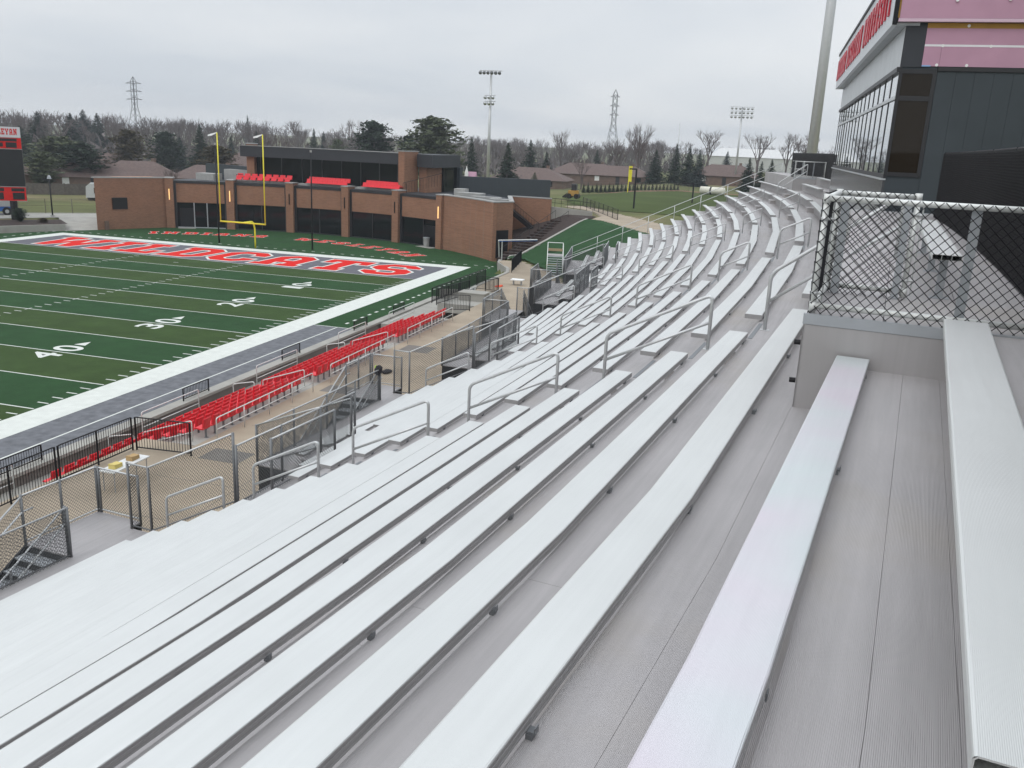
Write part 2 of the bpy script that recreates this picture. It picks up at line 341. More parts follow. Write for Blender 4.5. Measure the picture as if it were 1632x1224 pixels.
# walkway behind the last row and the two raised platforms
for a0,a1,r0,r1 in ((A_BEG,ADA0-.004,205.56,206.3),(3.15,FB-.004,205.56,206.3)):
    dk=MB(); A=arc(a0,a1)
    for i in range(len(A)-1):
        q=[P(r0,A[i],Z_ADA),P(r1,A[i],Z_ADA),P(r1,A[i+1],Z_ADA),P(r0,A[i+1],Z_ADA)]
        dk.hexa([(p[0],p[1],Z_ADA-.035) for p in q],q)
    dk.build('back_walkway',M['tread'],gs)
def platform(a0,a1,nm,lab):
    o=thing('viewing_platform',lab,'platform',P(205,a0,zt(0)))
    m=MB(); A=arc(a0,a1,1.3); g=.002
    for i in range(len(A)-1):
        for r0,r1 in ((204.27,204.84),(204.846,205.42),(205.426,206.3)):
            q=[P(r0,A[i]+g,Z_ADA),P(r1,A[i]+g,Z_ADA),P(r1,A[i+1]-g,Z_ADA),P(r0,A[i+1]-g,Z_ADA)]
            m.hexa([(p[0],p[1],Z_ADA-.03) for p in q],q)
    m.build('deck',M['tread'],o)
    s=MB()
    for i in range(len(A)-1):
        q=[P(204.262,A[i],zt(0)-.02),P(204.29,A[i],zt(0)-.02),P(204.29,A[i+1],zt(0)-.02),P(204.262,A[i+1],zt(0)-.02)]
        s.hexa(q,[(p[0],p[1],Z_ADA-.034) for p in q])
    for a,da in ((a0,.006),(a1,-.006)):
        q=[P(204.262,a,zt(0)-.03),P(206.3,a,zt(0)-.03),P(206.3,a+da,zt(0)-.03),P(204.262,a+da,zt(0)-.03)]
        s.hexa(q,[(p[0],p[1],Z_ADA-.075) for p in q])
    s.build('side_sheet',M['plate'] if False else M['riser'],o)
    for a,da in ((a0-.0012,.009),(a1+.0012,-.009)):
        n=MB()
        q=[P(204.255,a,Z_ADA-.072),P(206.3,a,Z_ADA-.072),P(206.3,a+da,Z_ADA-.072),P(204.255,a+da,Z_ADA-.072)]
        n.hexa(q,[(p[0],p[1],Z_ADA+.012) for p in q])
        n.build('edge_channel',M['plate'],o)
    for zz_ in (zt(0)+.2,zt(0)+.52):
        bo=MB(); c=P(204.25,a0+.03 if a0<0 else a1-.03,zz_); bo.tube([c,(c[0]-.05,c[1],c[2])],.022,6)
        bo.build('bolt',M['black'],o)
    return o
platform(ADA0,-3.02,'near','raised grey platform behind the near chain-link cage, beside the upper benches')
platform(FB,A_END,'far','raised grey platform beyond the glass press box at the far end')
# wheelchair pockets: deck at the lowest tread, under and behind the front fence
for (w0,w1) in ranges(17):   # front walkway
  pk=MB(); A=arc(w0,w1)
  for i in range(len(A)-1):
    z=zt(17); q=[P(190.42,A[i],z-.004),P(191.055,A[i],z-.004),P(191.055,A[i+1],z-.004),P(190.42,A[i+1],z-.004)]
    pk.hexa([(p[0],p[1],z-.035) for p in q],q)
  pk.build('front_walkway',M['tread'],gs)
sk=MB()
for (w0,w1) in ranges(17):
  A=arc(w0,w1)
  for i in range(len(A)-1):
    q=[P(190.5,A[i],1.0),P(190.53,A[i],1.0),P(190.53,A[i+1],1.0),P(190.5,A[i+1],1.0)]
    sk.hexa(q,[(p[0],p[1],zt(17)-.04) for p in q])
for n,(p0,p1) in POCK.items():    # stepped ends of the rows that stop at a pocket, and the wall at its back
    for k in (15,16,17):
        for a,da in ((p0,-.012),(p1,.012)):
            q=[P(rb(k)-DEP-(.6 if k==17 else 0),a,1.0),P(rb(k),a,1.0),P(rb(k),a+da,1.0),P(rb(k)-DEP-(.6 if k==17 else 0),a+da,1.0)]
            sk.hexa(q,[(p[0],p[1],zt(k)-.037) for p in q])
    q=[P(193.37,p0,1.0),P(193.40,p0,1.0),P(193.40,p1,1.0),P(193.37,p1,1.0)]
    sk.hexa(q,[(p[0],p[1],zt(14)-.037) for p in q])
# closed far end and back of the stand
A=arc(A_BEG,A_END)
for k in range(-1,18):
    q=[P(rb(k)-DEP,A_END-.01,1.0),P(rb(k),A_END-.01,1.0),P(rb(k),A_END,1.0),P(rb(k)-DEP,A_END,1.0)]
    sk.hexa(q,[(p[0],p[1],zt(k)-.037) for p in q])
for i in range(len(A)-1):
    q=[P(206.2,A[i],1.0),P(206.25,A[i],1.0),P(206.25,A[i+1],1.0),P(206.2,A[i+1],1.0)]
    sk.hexa(q,[(p[0],p[1],Z_ADA-.04) for p in q])
sk.build('skirt',M['skirt'],gs)
# half steps in the aisles
for n in 'ABCD':
    for k in range(0,17):
        st=MB(); a0,a1=aL(n,k)+.01,aR(n,k)-.01; z=zt(k+1); z1=z+RISE*.5; r=rb(k+1)
        q=[P(r-.30,a0,z),P(r-.004,a0,z),P(r-.004,a1,z),P(r-.30,a1,z)]
        st.hexa(q,[(p[0],p[1],z1-.012) for p in q])
        q=[P(r-.31,a0-.004,z1-.012),P(r-.003,a0-.004,z1-.012),P(r-.003,a1+.004,z1-.012),P(r-.31,a1+.004,z1-.012)]
        st.hexa(q,[(p[0],p[1],z1) for p in q])
        st.build('aisle_step',M['tread'],gs)
for n in 'ABCD':     # dark strip along the aisle nosings
    for k in range(0,17):
        ns=MB(); a0,a1=aL(n,k)+.02,aR(n,k)-.02; r=rb(k)-DEP; z=zt(k)+.0025
        ns.hexa([P(r-.012,a0,z-.002),P(r+.045,a0,z-.002),P(r+.045,a1,z-.002),P(r-.012,a1,z-.002)],[P(r-.012,a0,z+.002),P(r+.045,a0,z+.002),P(r+.045,a1,z+.002),P(r-.012,a1,z+.002)])
        ns.build('nosing_strip',M['bracket'],gs)
# ---- bench planks, one thing per bench
PROF=[(0,-.045),(0,-.010),(-.003,-.003),(-.010,0),(-.235,0),(-.242,-.003),(-.245,-.010),(-.245,-.045),(-.215,-.045),(-.2149,-.044),(-.03,-.044)]
def bench(k,a0,a1,label,hollow=False,z=None,r=None,legs=False,wd=.245,slip=0.0,top='bench'):
    D_=.048 if hollow else .068
    PROF=[(0,-D_),(0,-D_+.009),(-.0035,-D_+.010),(-.0035,-D_+.020),(0,-D_+.021),(0,-.031),(-.0035,-.030),(-.0035,-.020),(0,-.019),(0,-.008),(-.002,-.0025),(-.008,0),(-wd+.010,0),(-wd+.003,-.003),(-wd,-.010),(-wd,-D_)]
    def P(r_,a_,z_): # the nearest rows run straight where the stand's first section starts
        r_+=slip*max(0,-7.63-a_)/1.46
        return (QX+r_*math.cos(R(a_)),QY+r_*math.sin(R(a_)),z_)
    z=zs(k) if z is None else z; r=rb(k) if r is None else r
    o=thing('bleacher_bench',label,'bench',P(r-.12,(a0+a1)/2,z),'aluminium benches of the grandstand')
    A=arc(a0,a1); n=len(A)-1
    half=[(0,n)] if n<3 else [(0,n//2),(n//2,n)]
    for (i0,i1) in half:
        m=MB(); aa=A[i0:i1+1]; aa=[aa[0]+(.0006 if i0 else 0)]+aa[1:-1]+[aa[-1]-(.0006 if i1<n else 0)]
        f=[(lambda p,a=a: P(r+p[0],a,z+p[1])) for a in aa]
        if hollow:
            m.sweep(PROF,f,closed=False,caps=False)
            inn=[(-.005,-.045),(-.005,-.011),(-.010,-.005),(-wd+.01,-.005),(-wd+.005,-.011),(-wd+.005,-.045)]; m.sweep([(0,-.0485),(-wd,-.0485)],f,closed=False,caps=False)
            m.sweep(inn,f,closed=False,caps=False)
            for w0 in (-wd/3,-wd*2/3): m.sweep([(w0,-.045),(w0,-.005),(w0-.003,-.005),(w0-.003,-.045)],f)
            for lip in ((-.022,0),(-wd,-wd+.022)): m.sweep([(lip[0],-.0465),(lip[1],-.0465),(lip[1],-.0452),(lip[0],-.0452)],f)
            for a in (aa[0],):
                out=[P(r+p[0],a,z+p[1]) for p in PROF]; 
                m.quad(P(r,a,z-.045),P(r,a,z-.010),P(r-.005,a,z-.011),P(r-.005,a,z-.045)); m.quad(P(r,a,z-.01),P(r-.01,a,z),P(r-.01,a,z-.005),P(r-.005,a,z-.011))
                m.quad(P(r-.010,a,z),P(r-wd+.01,a,z),P(r-wd+.01,a,z-.005),P(r-.010,a,z-.005)); m.quad(P(r-wd+.01,a,z),P(r-wd,a,z-.01),P(r-wd+.005,a,z-.011),P(r-wd+.01,a,z-.005)); m.quad(P(r-wd,a,z-.01),P(r-wd,a,z-.045),P(r-wd+.005,a,z-.045),P(r-wd+.005,a,z-.011))
        else: m.sweep(PROF,f)
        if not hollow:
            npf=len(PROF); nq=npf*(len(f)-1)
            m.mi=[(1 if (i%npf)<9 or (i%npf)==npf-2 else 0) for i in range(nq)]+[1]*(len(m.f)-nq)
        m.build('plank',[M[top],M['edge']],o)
    cnt=max(2,round((a1-a0)*3.55/1.85)); gap=(a1-a0)
    for i in range(cnt):
        a=a0+.09+(gap-.18)*i/(cnt-1); m=MB(); da=.011
        def bx(r0,r1,z0,z1,d):
            m.hexa([P(r0,a-d,z0),P(r1,a-d,z0),P(r1,a+d,z0),P(r0,a+d,z0)],[P(r0,a-d,z1),P(r1,a-d,z1),P(r1,a+d,z1),P(r0,a+d,z1)])
        if legs:
            bx(r-.16,r-.09,z-.43,z-.05,.009); bx(r-.2,r-.04,z-.05-.008,z-.0462,.014); bx(r-.2,r-.03,z-.432,z-.424,.02)
        else:
            bx(r-.2,r+.002,z-.077,z-.0685,.005)          # clamp plate under the plank
            bx(r-.03,r-.0045,z-.1,z-.0775,.006)         # angle onto the riser
            bx(r+.0005,r+.004,z-.082,z-.052,.0045)          # bolt head
        m.build('bracket',M['bracket'] if not legs else M['plate'],o)
    return o
SEC=[('left of the near aisle',None,'A'),('between near and second aisles','A','B'),('between second and third aisles','B','C'),('between third and far aisles','C','D'),('beyond the far aisle','D',None)]
for k in range(1,18):
    row=18-k
    for (txt,l,r) in SEC:
        a0=A_BEG if l is None else aR(l,k)+.012; a1=A_END-.03 if r is None else aL(r,k)-.012
        if k>=14 and l: a0=max(a0,POCK[l][1]+.03)
        bench(k,a0,a1,f'silver bench, {ORD[row]} row above the front fence, {txt}')
bench(0,A_BEG,ADA0-.012,'bright silver bench ending at the grey platform wall, in front of the topmost bench',slip=-.03,top='bench_sheen')
bench(-1,-9.16,ADA0-.02,'topmost silver bench with open hollow end at the lower right corner',hollow=True,wd=.30,slip=-.025)
bench(0,3.3,5.45,'short silver bench just below the topmost row, between press box and far platform')
bench(-1,3.3,5.45,'short silver bench of the topmost row, between press box and far platform')
bench(0,FB+.05 if False else 6.05,A_END-.05,'far silver bench in front of the far raised platform',z=zs(0),r=204.24) if False else None
bench(-2,-7.22,-5.8,'short silver bench on tall legs inside the chain-link cage',hollow=True,z=Z_ADA+.43,r=205.40,legs=True)
bench(-2,6.9,8.4,'short silver bench on legs upon the far raised platform',z=Z_ADA+.43,r=205.40,legs=True)
# ---- aisle handrails
TXT={'A':'near','B':'second','C':'third','D':'far'}
def rail(n,k0,k1,i):
    a=aL(n,k0)+AIS[n][2]*.6; b=aL(n,max(k1,0))+AIS[n][2]*.6
    z0=zt(k0); z1=zt(k1) if k1>-1 else Z_ADA; r0=rb(k0)-DEP+.12; r1=rb(k1)-DEP+.12; h=.80
    o=thing('aisle_handrail',f'galvanised loop handrail in the {TXT[n]} aisle, {ORD[i]} from its foot','handrail',P(r0,a,z0),'handrails down the grandstand aisles')
    m=MB(); m.tube(rounded([P(r0,a,z0),P(r0,a,z0+h),P(r1,b,z1+h),P(r1,b,z1)],.11,5),.026,8); m.build('rail_loop',M['galv'],o,smooth=True)
    m=MB(); m.tube([P(r0,a,z0+h*.5),P(r1,b,z1+h*.5)],.022,8); m.build('mid_rail',M['galv'],o,smooth=True)
    for (rr,aa,zz_) in ((r0,a,z0),(r1,b,z1)):
        m=MB(); p=P(rr,aa,zz_); m.box(p[0]-.06,p[0]+.06,p[1]-.05,p[1]+.05,zz_,zz_+.008); m.build('foot_plate',M['galv'],o)
for n in 'ABCD':
    L=[(16,14),(13,11),(10,8),(7,5)]+([(4,2),(1,-1)] if n in 'AD' else [(4,3),(2,1)])
    for i,(k0,k1) in enumerate(L): rail(n,k0,k1,i+1)
# ---- chain-link fences
def fence(pts,h,label,name='chain_link_fence',cat='fence',post_every=1.6,rp=.03,wire=None,group=None,bottom=True,rw=.0042):
    """pts: base polyline (3d)"""
    o=thing(name,label,cat,pts[0],group); wire=wire or M['galvw']; c=MB()
    for i in range(len(pts)-1): chain(c,pts[i],pts[i+1],h-.02,rw)
    c.build('wire_mesh',wire,o)
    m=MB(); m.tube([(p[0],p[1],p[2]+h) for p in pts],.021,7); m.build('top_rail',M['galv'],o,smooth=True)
    if bottom:
        m=MB(); m.tube([(p[0],p[1],p[2]+.05) for p in pts],.017,6); m.build('bottom_rail',M['galvd'],o,smooth=True)
    pp=[Vector(pts[0])]
    for i in range(len(pts)-1):
        a,b=Vector(pts[i]),Vector(pts[i+1]); n=max(1,round((b-a).length/post_every))
        for j in range(1,n+1): pp.append(a.lerp(b,j/n))
    for p in pp:
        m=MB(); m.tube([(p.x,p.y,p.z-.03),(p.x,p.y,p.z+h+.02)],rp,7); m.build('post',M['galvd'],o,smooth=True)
    return o
ZF=zt(17)
LAND={'A':(aL('A',17)-.12,aR('A',17)+.08,-1),'B':(-2.56,-2.03,-1),'C':(aL('C',17)-.1,aR('C',17)+.6,1),'D':(aL('D',17)-.25,aR('D',17)+.25,1)}
fr=[A_BEG]
spans=[]
prev=A_BEG
for n in 'ABCD':
    l=LAND[n]; spans.append((prev,l[0])); prev=l[1]
spans.append((prev,A_END-.02))
FT=['chain-link front fence left of the near stair landing','chain-link front fence along the lowest row, near landing to second landing','chain-link front fence along the lowest row, second landing to third landing','chain-link front fence along the lowest row, third landing to far landing','chain-link front fence past the far landing at the end of the stand']
spans=[(A_BEG,LAND['A'][0]),(POCK['A'][1],LAND['B'][0]),(POCK['B'][1],LAND['C'][0]),(POCK['C'][1],LAND['D'][0]),(POCK['D'][1],A_END-.02)]
for (a0,a1),tx in zip(spans,FT):
    fence([P(190.46,a,ZF) for a in arc(a0,a1,1.1)],1.07,tx,group='chain-link fences of the grandstand front')
for n,(p0,p1) in POCK.items():
    q=arc(p0,p1,1.4)
    fence([P(193.42,a,zt(14)) for a in q],1.27,f'long chain-link guard above the open gap right of the {TXT[n]} aisle',group='chain-link fences of the grandstand front')
    fence([P(194.15,p0+.05,zt(13)),P(194.15,p0+.72,zt(13))],1.1,f'short chain-link barrier behind the bench beside the {TXT[n]} aisle',group='chain-link fences of the grandstand front')
    fence([P(190.5,p1-.02,zt(17)+.02),P(193.36,p1-.02,zt(14)+.02)],1.1,f'sloping chain-link panel at the far side of the gap right of the {TXT[n]} aisle',group='chain-link fences of the grandstand front',post_every=3)
    bench(14,p0+.42,p1-.12,f'short silver bench inside the fences right of the {TXT[n]} aisle')
    fence([P(190.5,p0,zt(17)+.02),P(191.07,p0,zt(17)+.021),P(193.36,p0,zt(14)+.02)],1.5,f'sloping chain-link panel along the right edge of the {TXT[n]} aisle foot',group='chain-link fences of the grandstand front',post_every=3)
# ---- stairs and landings in front
def stair(n):
    a0,a1,dr=LAND[n]; r0,r1=189.15,190.42; z=ZF
    o=thing('access_stair',f'galvanised stair and landing rising from the concourse to the foot of the {TXT[n]} aisle','stair',P(189.8,(a0+a1)/2,1.0),'access stairs to the grandstand')
    m=MB(); q=[P(r0,a0,z-.008),P(r1-.004,a0,z-.008),P(r1-.004,a1,z-.008),P(r0,a1,z-.008)]; m.hexa([(p[0],p[1],z-.05) for p in q],q); m.build('landing_deck',M['tread'],o)
    m=MB()
    for (x0,x1,ra,rc) in ((a0,a1,r0-.02,r0-.002),):
        q=[P(ra,x0,1.0),P(rc,x0,1.0),P(rc,x1,1.0),P(ra,x1,1.0)]; m.hexa(q,[(p[0],p[1],z-.055) for p in q])
    far=a1 if dr<0 else a0
    for x in ((far,) if True else ()):
        q=[P(r0,x-.008,1.0),P(r1,x-.008,1.0),P(r1,x,1.0),P(r0,x,1.0)]; m.hexa(q,[(p[0],p[1],z-.055) for p in q])
    m.build('skirt',M['skirt'],o)
    start=a0 if dr<0 else a1; N=19; rise=(z-1.0)/N; run=.285/189.8*57.2958
    for i in range(1,N):
        m=MB(); m.m=0; x0=start+dr*run*(i-1); x1=start+dr*run*(i+.06); zz_=z-rise*i
        lo,hi=min(x0,x1),max(x0,x1)
        q=[P(r0+.05,lo,zz_),P(r1-.05,lo,zz_),P(r1-.05,hi,zz_),P(r0+.05,hi,zz_)]; m.hexa([(p[0],p[1],zz_-.035) for p in q],q)
        m.m=1; e=start+dr*run*(i-1); q=[P(r0+.05,e-.0016,zz_+.001),P(r1-.05,e-.0016,zz_+.001),P(r1-.05,e+.0016,zz_+.001),P(r0+.05,e+.0016,zz_+.001)]
        m.hexa(q,[(p[0],p[1],zz_+rise-.045) for p in q])
        m.build('step',[M['plate'],M['skirt']],o)
    end=start+dr*run*(N-1)
    for r in (r0+.03,r1-.03):
        m=MB(); q=[P(r-.02,start,z-.30),P(r+.02,start,z-.30),P(r+.02,end,1.0),P(r-.02,end,1.0)]; m.hexa(q,[P(r-.02,start,z),P(r+.02,start,z),P(r+.02,end,1.28),P(r-.02,end,1.28)]); m.build('stringer',M['skirt'],o)
        c=MB(); chain(c,P(r,start,z+.05),P(r,end,1.05+rise),.95,.0042); c.build('wire_mesh',M['galvw'],o)
        for h in (1.05,.72):
            t=MB(); ex=.25/189.8*57.3*dr
            pts=[P(r,start-ex,z+h),P(r,start,z+h),P(r,end,1.0+rise+h),P(r,end+ex,1.0+h)] if h<1 else [P(r,start,z+h),P(r,end,1.0+rise+h)]
            t.tube(pts,.021,7); t.build('handrail',M['galv'],o,smooth=True)
        for j in range(5):
            x=start+(end-start)*j/4; zz_=z+(1.0+rise-z)*j/4; t=MB(); t.tube([P(r,x,zz_-.25 if j<4 else 1.0),P(r,x,zz_+1.07)],.026,7); t.build('post',M['galvd'],o,smooth=True)
    # fence round the landing
    c=MB(); e0=start; e1=a1 if dr<0 else a0
    chain(c,P(r0+.02,e0,z),P(r0+.02,e1,z),1.05,.0042); chain(c,P(r0+.02,e1,z),P(r1,e1,z),1.05,.0042); c.build('wire_mesh',M['galvw'],o)
    t=MB(); t.tube([P(r0+.02,e0,z+1.07),P(r0+.02,e1,z+1.07),P(r1,e1,z+1.07)],.022,7); t.build('landing_rail',M['galv'],o,smooth=True); t=MB(); t.tube([P(r0+.02,e0,z+.06),P(r0+.02,e1,z+.06),P(r1,e1,z+.06)],.018,6); t.build('landing_rail',M['galv'],o,smooth=True)
    for r,x in ((r0+.02,e0),(r0+.02,e1),(r0+.1,e1),(r1-.02,e1),(r1-.02,e0),(r0+.02,(e0+e1)/2)):
        t=MB(); t.tube([P(r,x,z-.1),P(r,x,z+1.1)],.03,7); t.build('post',M['galvd'],o,smooth=True)
for n in 'ABCD': stair(n)
# ---- end-of-stand rail
o=thing('end_railing','galvanised two-bar railing climbing the far end of the grandstand','railing',P(191,A_END,ZF))
ra,za=190.5,ZF; rz,zz1=205.4,zt(-1)
for h in (1.07,.55):
    m=MB(); m.tube([P(ra,A_END-.02,za+.02),P(ra,A_END-.02,za+h),P(rz,A_END-.02,zz1+h)] if h>1 else [P(ra,A_END-.02,za+h),P(rz,A_END-.02,zz1+h)],.022,7); m.build('rail',M['galv'],o,smooth=True)
for j in range(9):
    t=j/8; r=ra+(rz-ra)*t; z=za+(zz1-za)*t; m=MB(); m.tube([P(r,A_END-.02,z-.2),P(r,A_END-.02,z+1.07)],.024,7); m.build('post',M['galv'],o,smooth=True)
# ---- chain-link cages on the two raised platforms
def cage(sg,lab):
    e=ADA0 if sg<0 else FB; s=1
    z=Z_ADA+.012; h=.90
    o=thing('chain_link_cage',lab,'fence',P(204.3,e,z)); ea=e+s*.02
    rails=[[P(204.31,ea,z+h),P(206.0,ea,z+h)],[P(204.31,ea,z+.06),P(206.0,ea,z+.06)],[P(204.31,ea,z+h),P(204.31,e+s*.40,z+h)],[P(204.31,e+s*.40,z+h),P(204.97,e+s*.40,z+h)],[P(204.31,e+s*.40,z+.06),P(204.97,e+s*.40,z+.06)],[P(204.31,ea,z+.06),P(204.31,e+s*.40,z+.06)]]
    for q in rails:
        m=MB(); m.tube(q,.024,10); m.build('rail',M['pipe'],o,smooth=True)
    for (r,a) in ((204.31,ea),(206.0,ea),(204.31,e+s*.40),(204.97,e+s*.40)):
        m=MB(); m.tube([P(r,a,z),P(r,a,z+h)],.024,10); m.build('post',M['pipe'],o,smooth=True)
        m=MB(); m.tube([P(r,a,z+h-.035),P(r,a,z+h+.032)],.031,10); m.build('elbow',M['pipe'],o,smooth=True); m=MB(); m.tube([P(r,a,z+.02),P(r,a,z+.09)],.031,10); m.build('elbow',M['pipe'],o,smooth=True)
        m=MB(); m.tube([P(r,a,z+h-.17),P(r,a,z+h-.145)],.029,10); p=P(r,a,0); d=P(r+.075 if r<205 else r-.075,a,0); m.tube([(p[0],p[1],z+h-.157),(d[0],d[1],z+h-.157)],.011,6); m.build('band_clamp',M['galv'],o,smooth=True); m=MB(); m.tube([(p[0],p[1],z+.16),(d[0],d[1],z+.16)],.011,6); m.tube([P(r,a,z+.148),P(r,a,z+.172)],.029,10); m.build('band_clamp',M['galv'],o,smooth=True)
        m=MB(); p=P(r+(.055 if r<205 else -.055),a+s*.006,0); m.tube([(p[0],p[1],z+.02),(p[0],p[1],z+h-.03)],.007,6); m.build('tension_bar',M['galv'],o)
    for (r,a,w) in ((205.36,ea+s*.012,.035),(204.38,e+s*.385,.035),(204.90,e+s*.385,.03)):
        m=MB(); m.hexa([P(r-w,a-.003,z-.01),P(r+w,a-.003,z-.01),P(r+w,a+.003,z-.01),P(r-w,a+.003,z-.01)],[P(r-w,a-.003,z+h-.02),P(r+w,a-.003,z+h-.02),P(r+w,a+.003,z+h-.02),P(r-w,a+.003,z+h-.02)]); m.build('flat_post',M['plate'],o)
    c=MB(); d=-s*.0085
    chain(c,P(204.29,ea+d,z-.03),P(205.98,ea+d,z-.03),h+.05,.0036)
    chain(c,P(204.28,ea,z-.03),P(204.28,e+s*.40,z-.03),h+.05,.0036)
    chain(c,P(204.31,e+s*.40+d,z-.02),P(204.95,e+s*.40+d,z-.02),h+.05,.0036)
    c.build('wire_mesh',M['vinyl'],o)
cage(-1,'white pipe cage with black chain-link on the near grey platform')
cage(1,'white pipe cage with black chain-link on the far raised platform')
# ---- black slatted fence along the back
def slatfence(a0,a1,lab,sm='slat'):
    o=thing('slatted_fence',lab,'fence',P(206.05,a0,Z_ADA)); z0,z1=Z_ADA-.12,CZ+.2
    s=MB(); n=int((a1-a0)*R(1)*206/.05); da=(a1-a0)/n
    for i in range(n):
        a=a0+da*(i+.5); w=.019; s.hexa([P(206.055,a-da*.42,z0),P(206.063,a-da*.42,z0),P(206.063,a+da*.42,z0),P(206.055,a+da*.42,z0)],[P(206.055,a-da*.42,z1-.03),P(206.063,a-da*.42,z1-.03),P(206.063,a+da*.42,z1-.03),P(206.055,a+da*.42,z1-.03)])
    so_=s.build('slat',M[sm],o); so_['kind']='stuff'
    c=MB(); A=arc(a0,a1,1.0)
    for i in range(len(A)-1): chain(c,P(206.048,A[i],z0),P(206.048,A[i+1],z0),z1-z0,.0026,.07)
    c.build('wire_mesh',mat('worn_black_wire',(.02,.02,.022),.5),o)
    for i,a in enumerate(arc(a0,a1,.7)):
        m=MB(); m.tube([P(206.1,a,z0-.1),P(206.1,a,z1+.02)],.03,7); m.build('post',M['black'],o)
    m=MB(); m.tube([P(206.1,a,z1) for a in A],.021,7); m.build('top_rail',M['black'],o)
slatfence(-10.3,-3.35,'tall black slatted chain-link fence behind the upper benches on the right')
slatfence(3.5,A_END,'dark grey slatted fence behind the far raised platform','slatf')
# ------------------------------------------------------------------ terrain
B0=(-25.9,-8.8); YD=.9144
def sstep(a,b,x):
    t=min(1,max(0,(x-a)/(b-a))); return t*t*(3-2*t)
def ground_h(x,y):
    out=.8+3.7*min(1,max(0,(x+45)/50))
    far=math.hypot(x+20,y-40); out+=3*sstep(260,700,far)
    dB=math.hypot(x-B0[0],y-B0[1])
    if 5.45<x<12.1 and -84<y<-9: return -.6
    if x>3.0 or (x>-.5 and 18.5<y<31 and dB>41):
        s=(x-11)*.854+(y-25)*.518
        h=4.5+3.53*max(-1,min(0,s/9.3))
        if y<-20 and x>40: h=max(h,3.0)
        if y<9 and x<12.2: h=min(h,.97)
        if x<5.45 and y<17: return -.03
        if -9<=y<13 and x<8.7-max(0,y-3)*.42: return -.03
        return h if x>5.0 or y<34 else max(h,out)
    if x>-57 and y<12 : return -.03
    if dB<40.6 and y>0 and x>-53: return -.03
    if y<-100: return out
    return out if (x<-57 or dB>46 or y<0) else out*max(0,min(1,(dB-40.6)/5.4))
def lines(spec):
    o=[]
    for a,b,n in spec: o+=[a+(b-a)*i/n for i in range(n)]
    return o+[spec[-1][1]]
xs=lines([(-2600,-600,8),(-600,-180,14),(-180,-60,30),(-60,3,42),(3,5.4,2),(5.4,5.5,1),(5.5,12.05,8),(12.05,12.15,1),(12.15,30,18),(30,80,14),(80,400,12),(400,2600,8)])
ys=lines([(-900,-120,8),(-120,-84.1,4),(-84.1,-84,1),(-84,-9.1,12),(-9.1,-9,1),(-9,11.9,10),(11.9,12,1),(12,45,33),(45,140,30),(140,500,20),(500,3000,10)])
g=MB()
for y in ys:
    for x in xs: g.v.append((x,y,ground_h(x,y)))
nx=len(xs)
for j in range(len(ys)-1):
    for i in range(nx-1): g.f.append((j*nx+i,j*nx+i+1,(j+1)*nx+i+1,(j+1)*nx+i)); g.mi.append(0)
mg=mat('dormant_lawn',(.105,.115,.040),.95,0,.2,var=.25,vscale=.12,bump=.3,bscale=3)
nt2=mg.node_tree; bb=nt2.nodes['Principled BSDF']; src=bb.inputs['Base Color'].links[0].from_socket
geo=nt2.nodes.new('ShaderNodeNewGeometry'); n=nt2.nodes.new('ShaderNodeTexNoise'); n.inputs['Scale'].default_value=.035; n.inputs['Detail'].default_value=6
nt2.links.new(geo.outputs['Position'],n.inputs['Vector']); mr=nt2.nodes.new('ShaderNodeMapRange'); mr.inputs['From Min'].default_value=.5; mr.inputs['From Max'].default_value=.68
nt2.links.new(n.outputs['Fac'],mr.inputs['Value']); mxx=nt2.nodes.new('ShaderNodeMix'); mxx.data_type='RGBA'; mxx.inputs['B'].default_value=(.20,.165,.09,1)
nt2.links.new(mr.outputs['Result'],mxx.inputs['Factor']); nt2.links.new(src,mxx.inputs['A']); nt2.links.new(mxx.outputs['Result'],bb.inputs['Base Color'])
M['lawn']=mg
tag(g.build('ground',mg,smooth=True),kind='structure')
# ---- artificial turf
mt=mat('artificial_turf',(.02,.06,.02),.9,0,.15); nt3=mt.node_tree; bb=nt3.nodes['Principled BSDF']
geo=nt3.nodes.new('ShaderNodeNewGeometry'); se=nt3.nodes.new('ShaderNodeSeparateXYZ'); nt3.links.new(geo.outputs['Position'],se.inputs[0])
def m3(op,a,b=None,c=None):
    n=nt3.nodes.new('ShaderNodeMath'); n.operation=op
    for i,x in enumerate((a,b,c)):
        if x is None: continue
        if isinstance(x,(int,float)): n.inputs[i].default_value=x
        else: nt3.links.new(x,n.inputs[i])
    return n.outputs[0]
band=m3('FRACT',m3('DIVIDE',se.outputs['Y'],-10*YD)); light=m3('LESS_THAN',band,.5)
inside=m3('MULTIPLY',m3('MULTIPLY',m3('LESS_THAN',se.outputs['X'],0),m3('GREATER_THAN',se.outputs['X'],-48.77)),m3('LESS_THAN',se.outputs['Y'],0))
fac=m3('MULTIPLY',light,inside)
mx3=nt3.nodes.new('ShaderNodeMix'); mx3.data_type='RGBA'; mx3.inputs['A'].default_value=(.022,.064,.022,1); mx3.inputs['B'].default_value=(.039,.071,.020,1); nt3.links.new(fac,mx3.inputs['Factor'])
n=nt3.nodes.new('ShaderNodeTexNoise'); n.inputs['Scale'].default_value=.5; n.inputs['Detail'].default_value=8; n.inputs['Roughness'].default_value=.7; nt3.links.new(geo.outputs['Position'],n.inputs['Vector'])
mr=nt3.nodes.new('ShaderNodeMapRange'); mr.inputs['From Min'].default_value=.3; mr.inputs['From Max'].default_value=.7; mr.inputs['To Min'].default_value=.8; mr.inputs['To Max'].default_value=1.2; nt3.links.new(n.outputs['Fac'],mr.inputs['Value'])
m4=nt3.nodes.new('ShaderNodeMix'); m4.data_type='RGBA'; m4.blend_type='MULTIPLY'; m4.inputs['Factor'].default_value=1
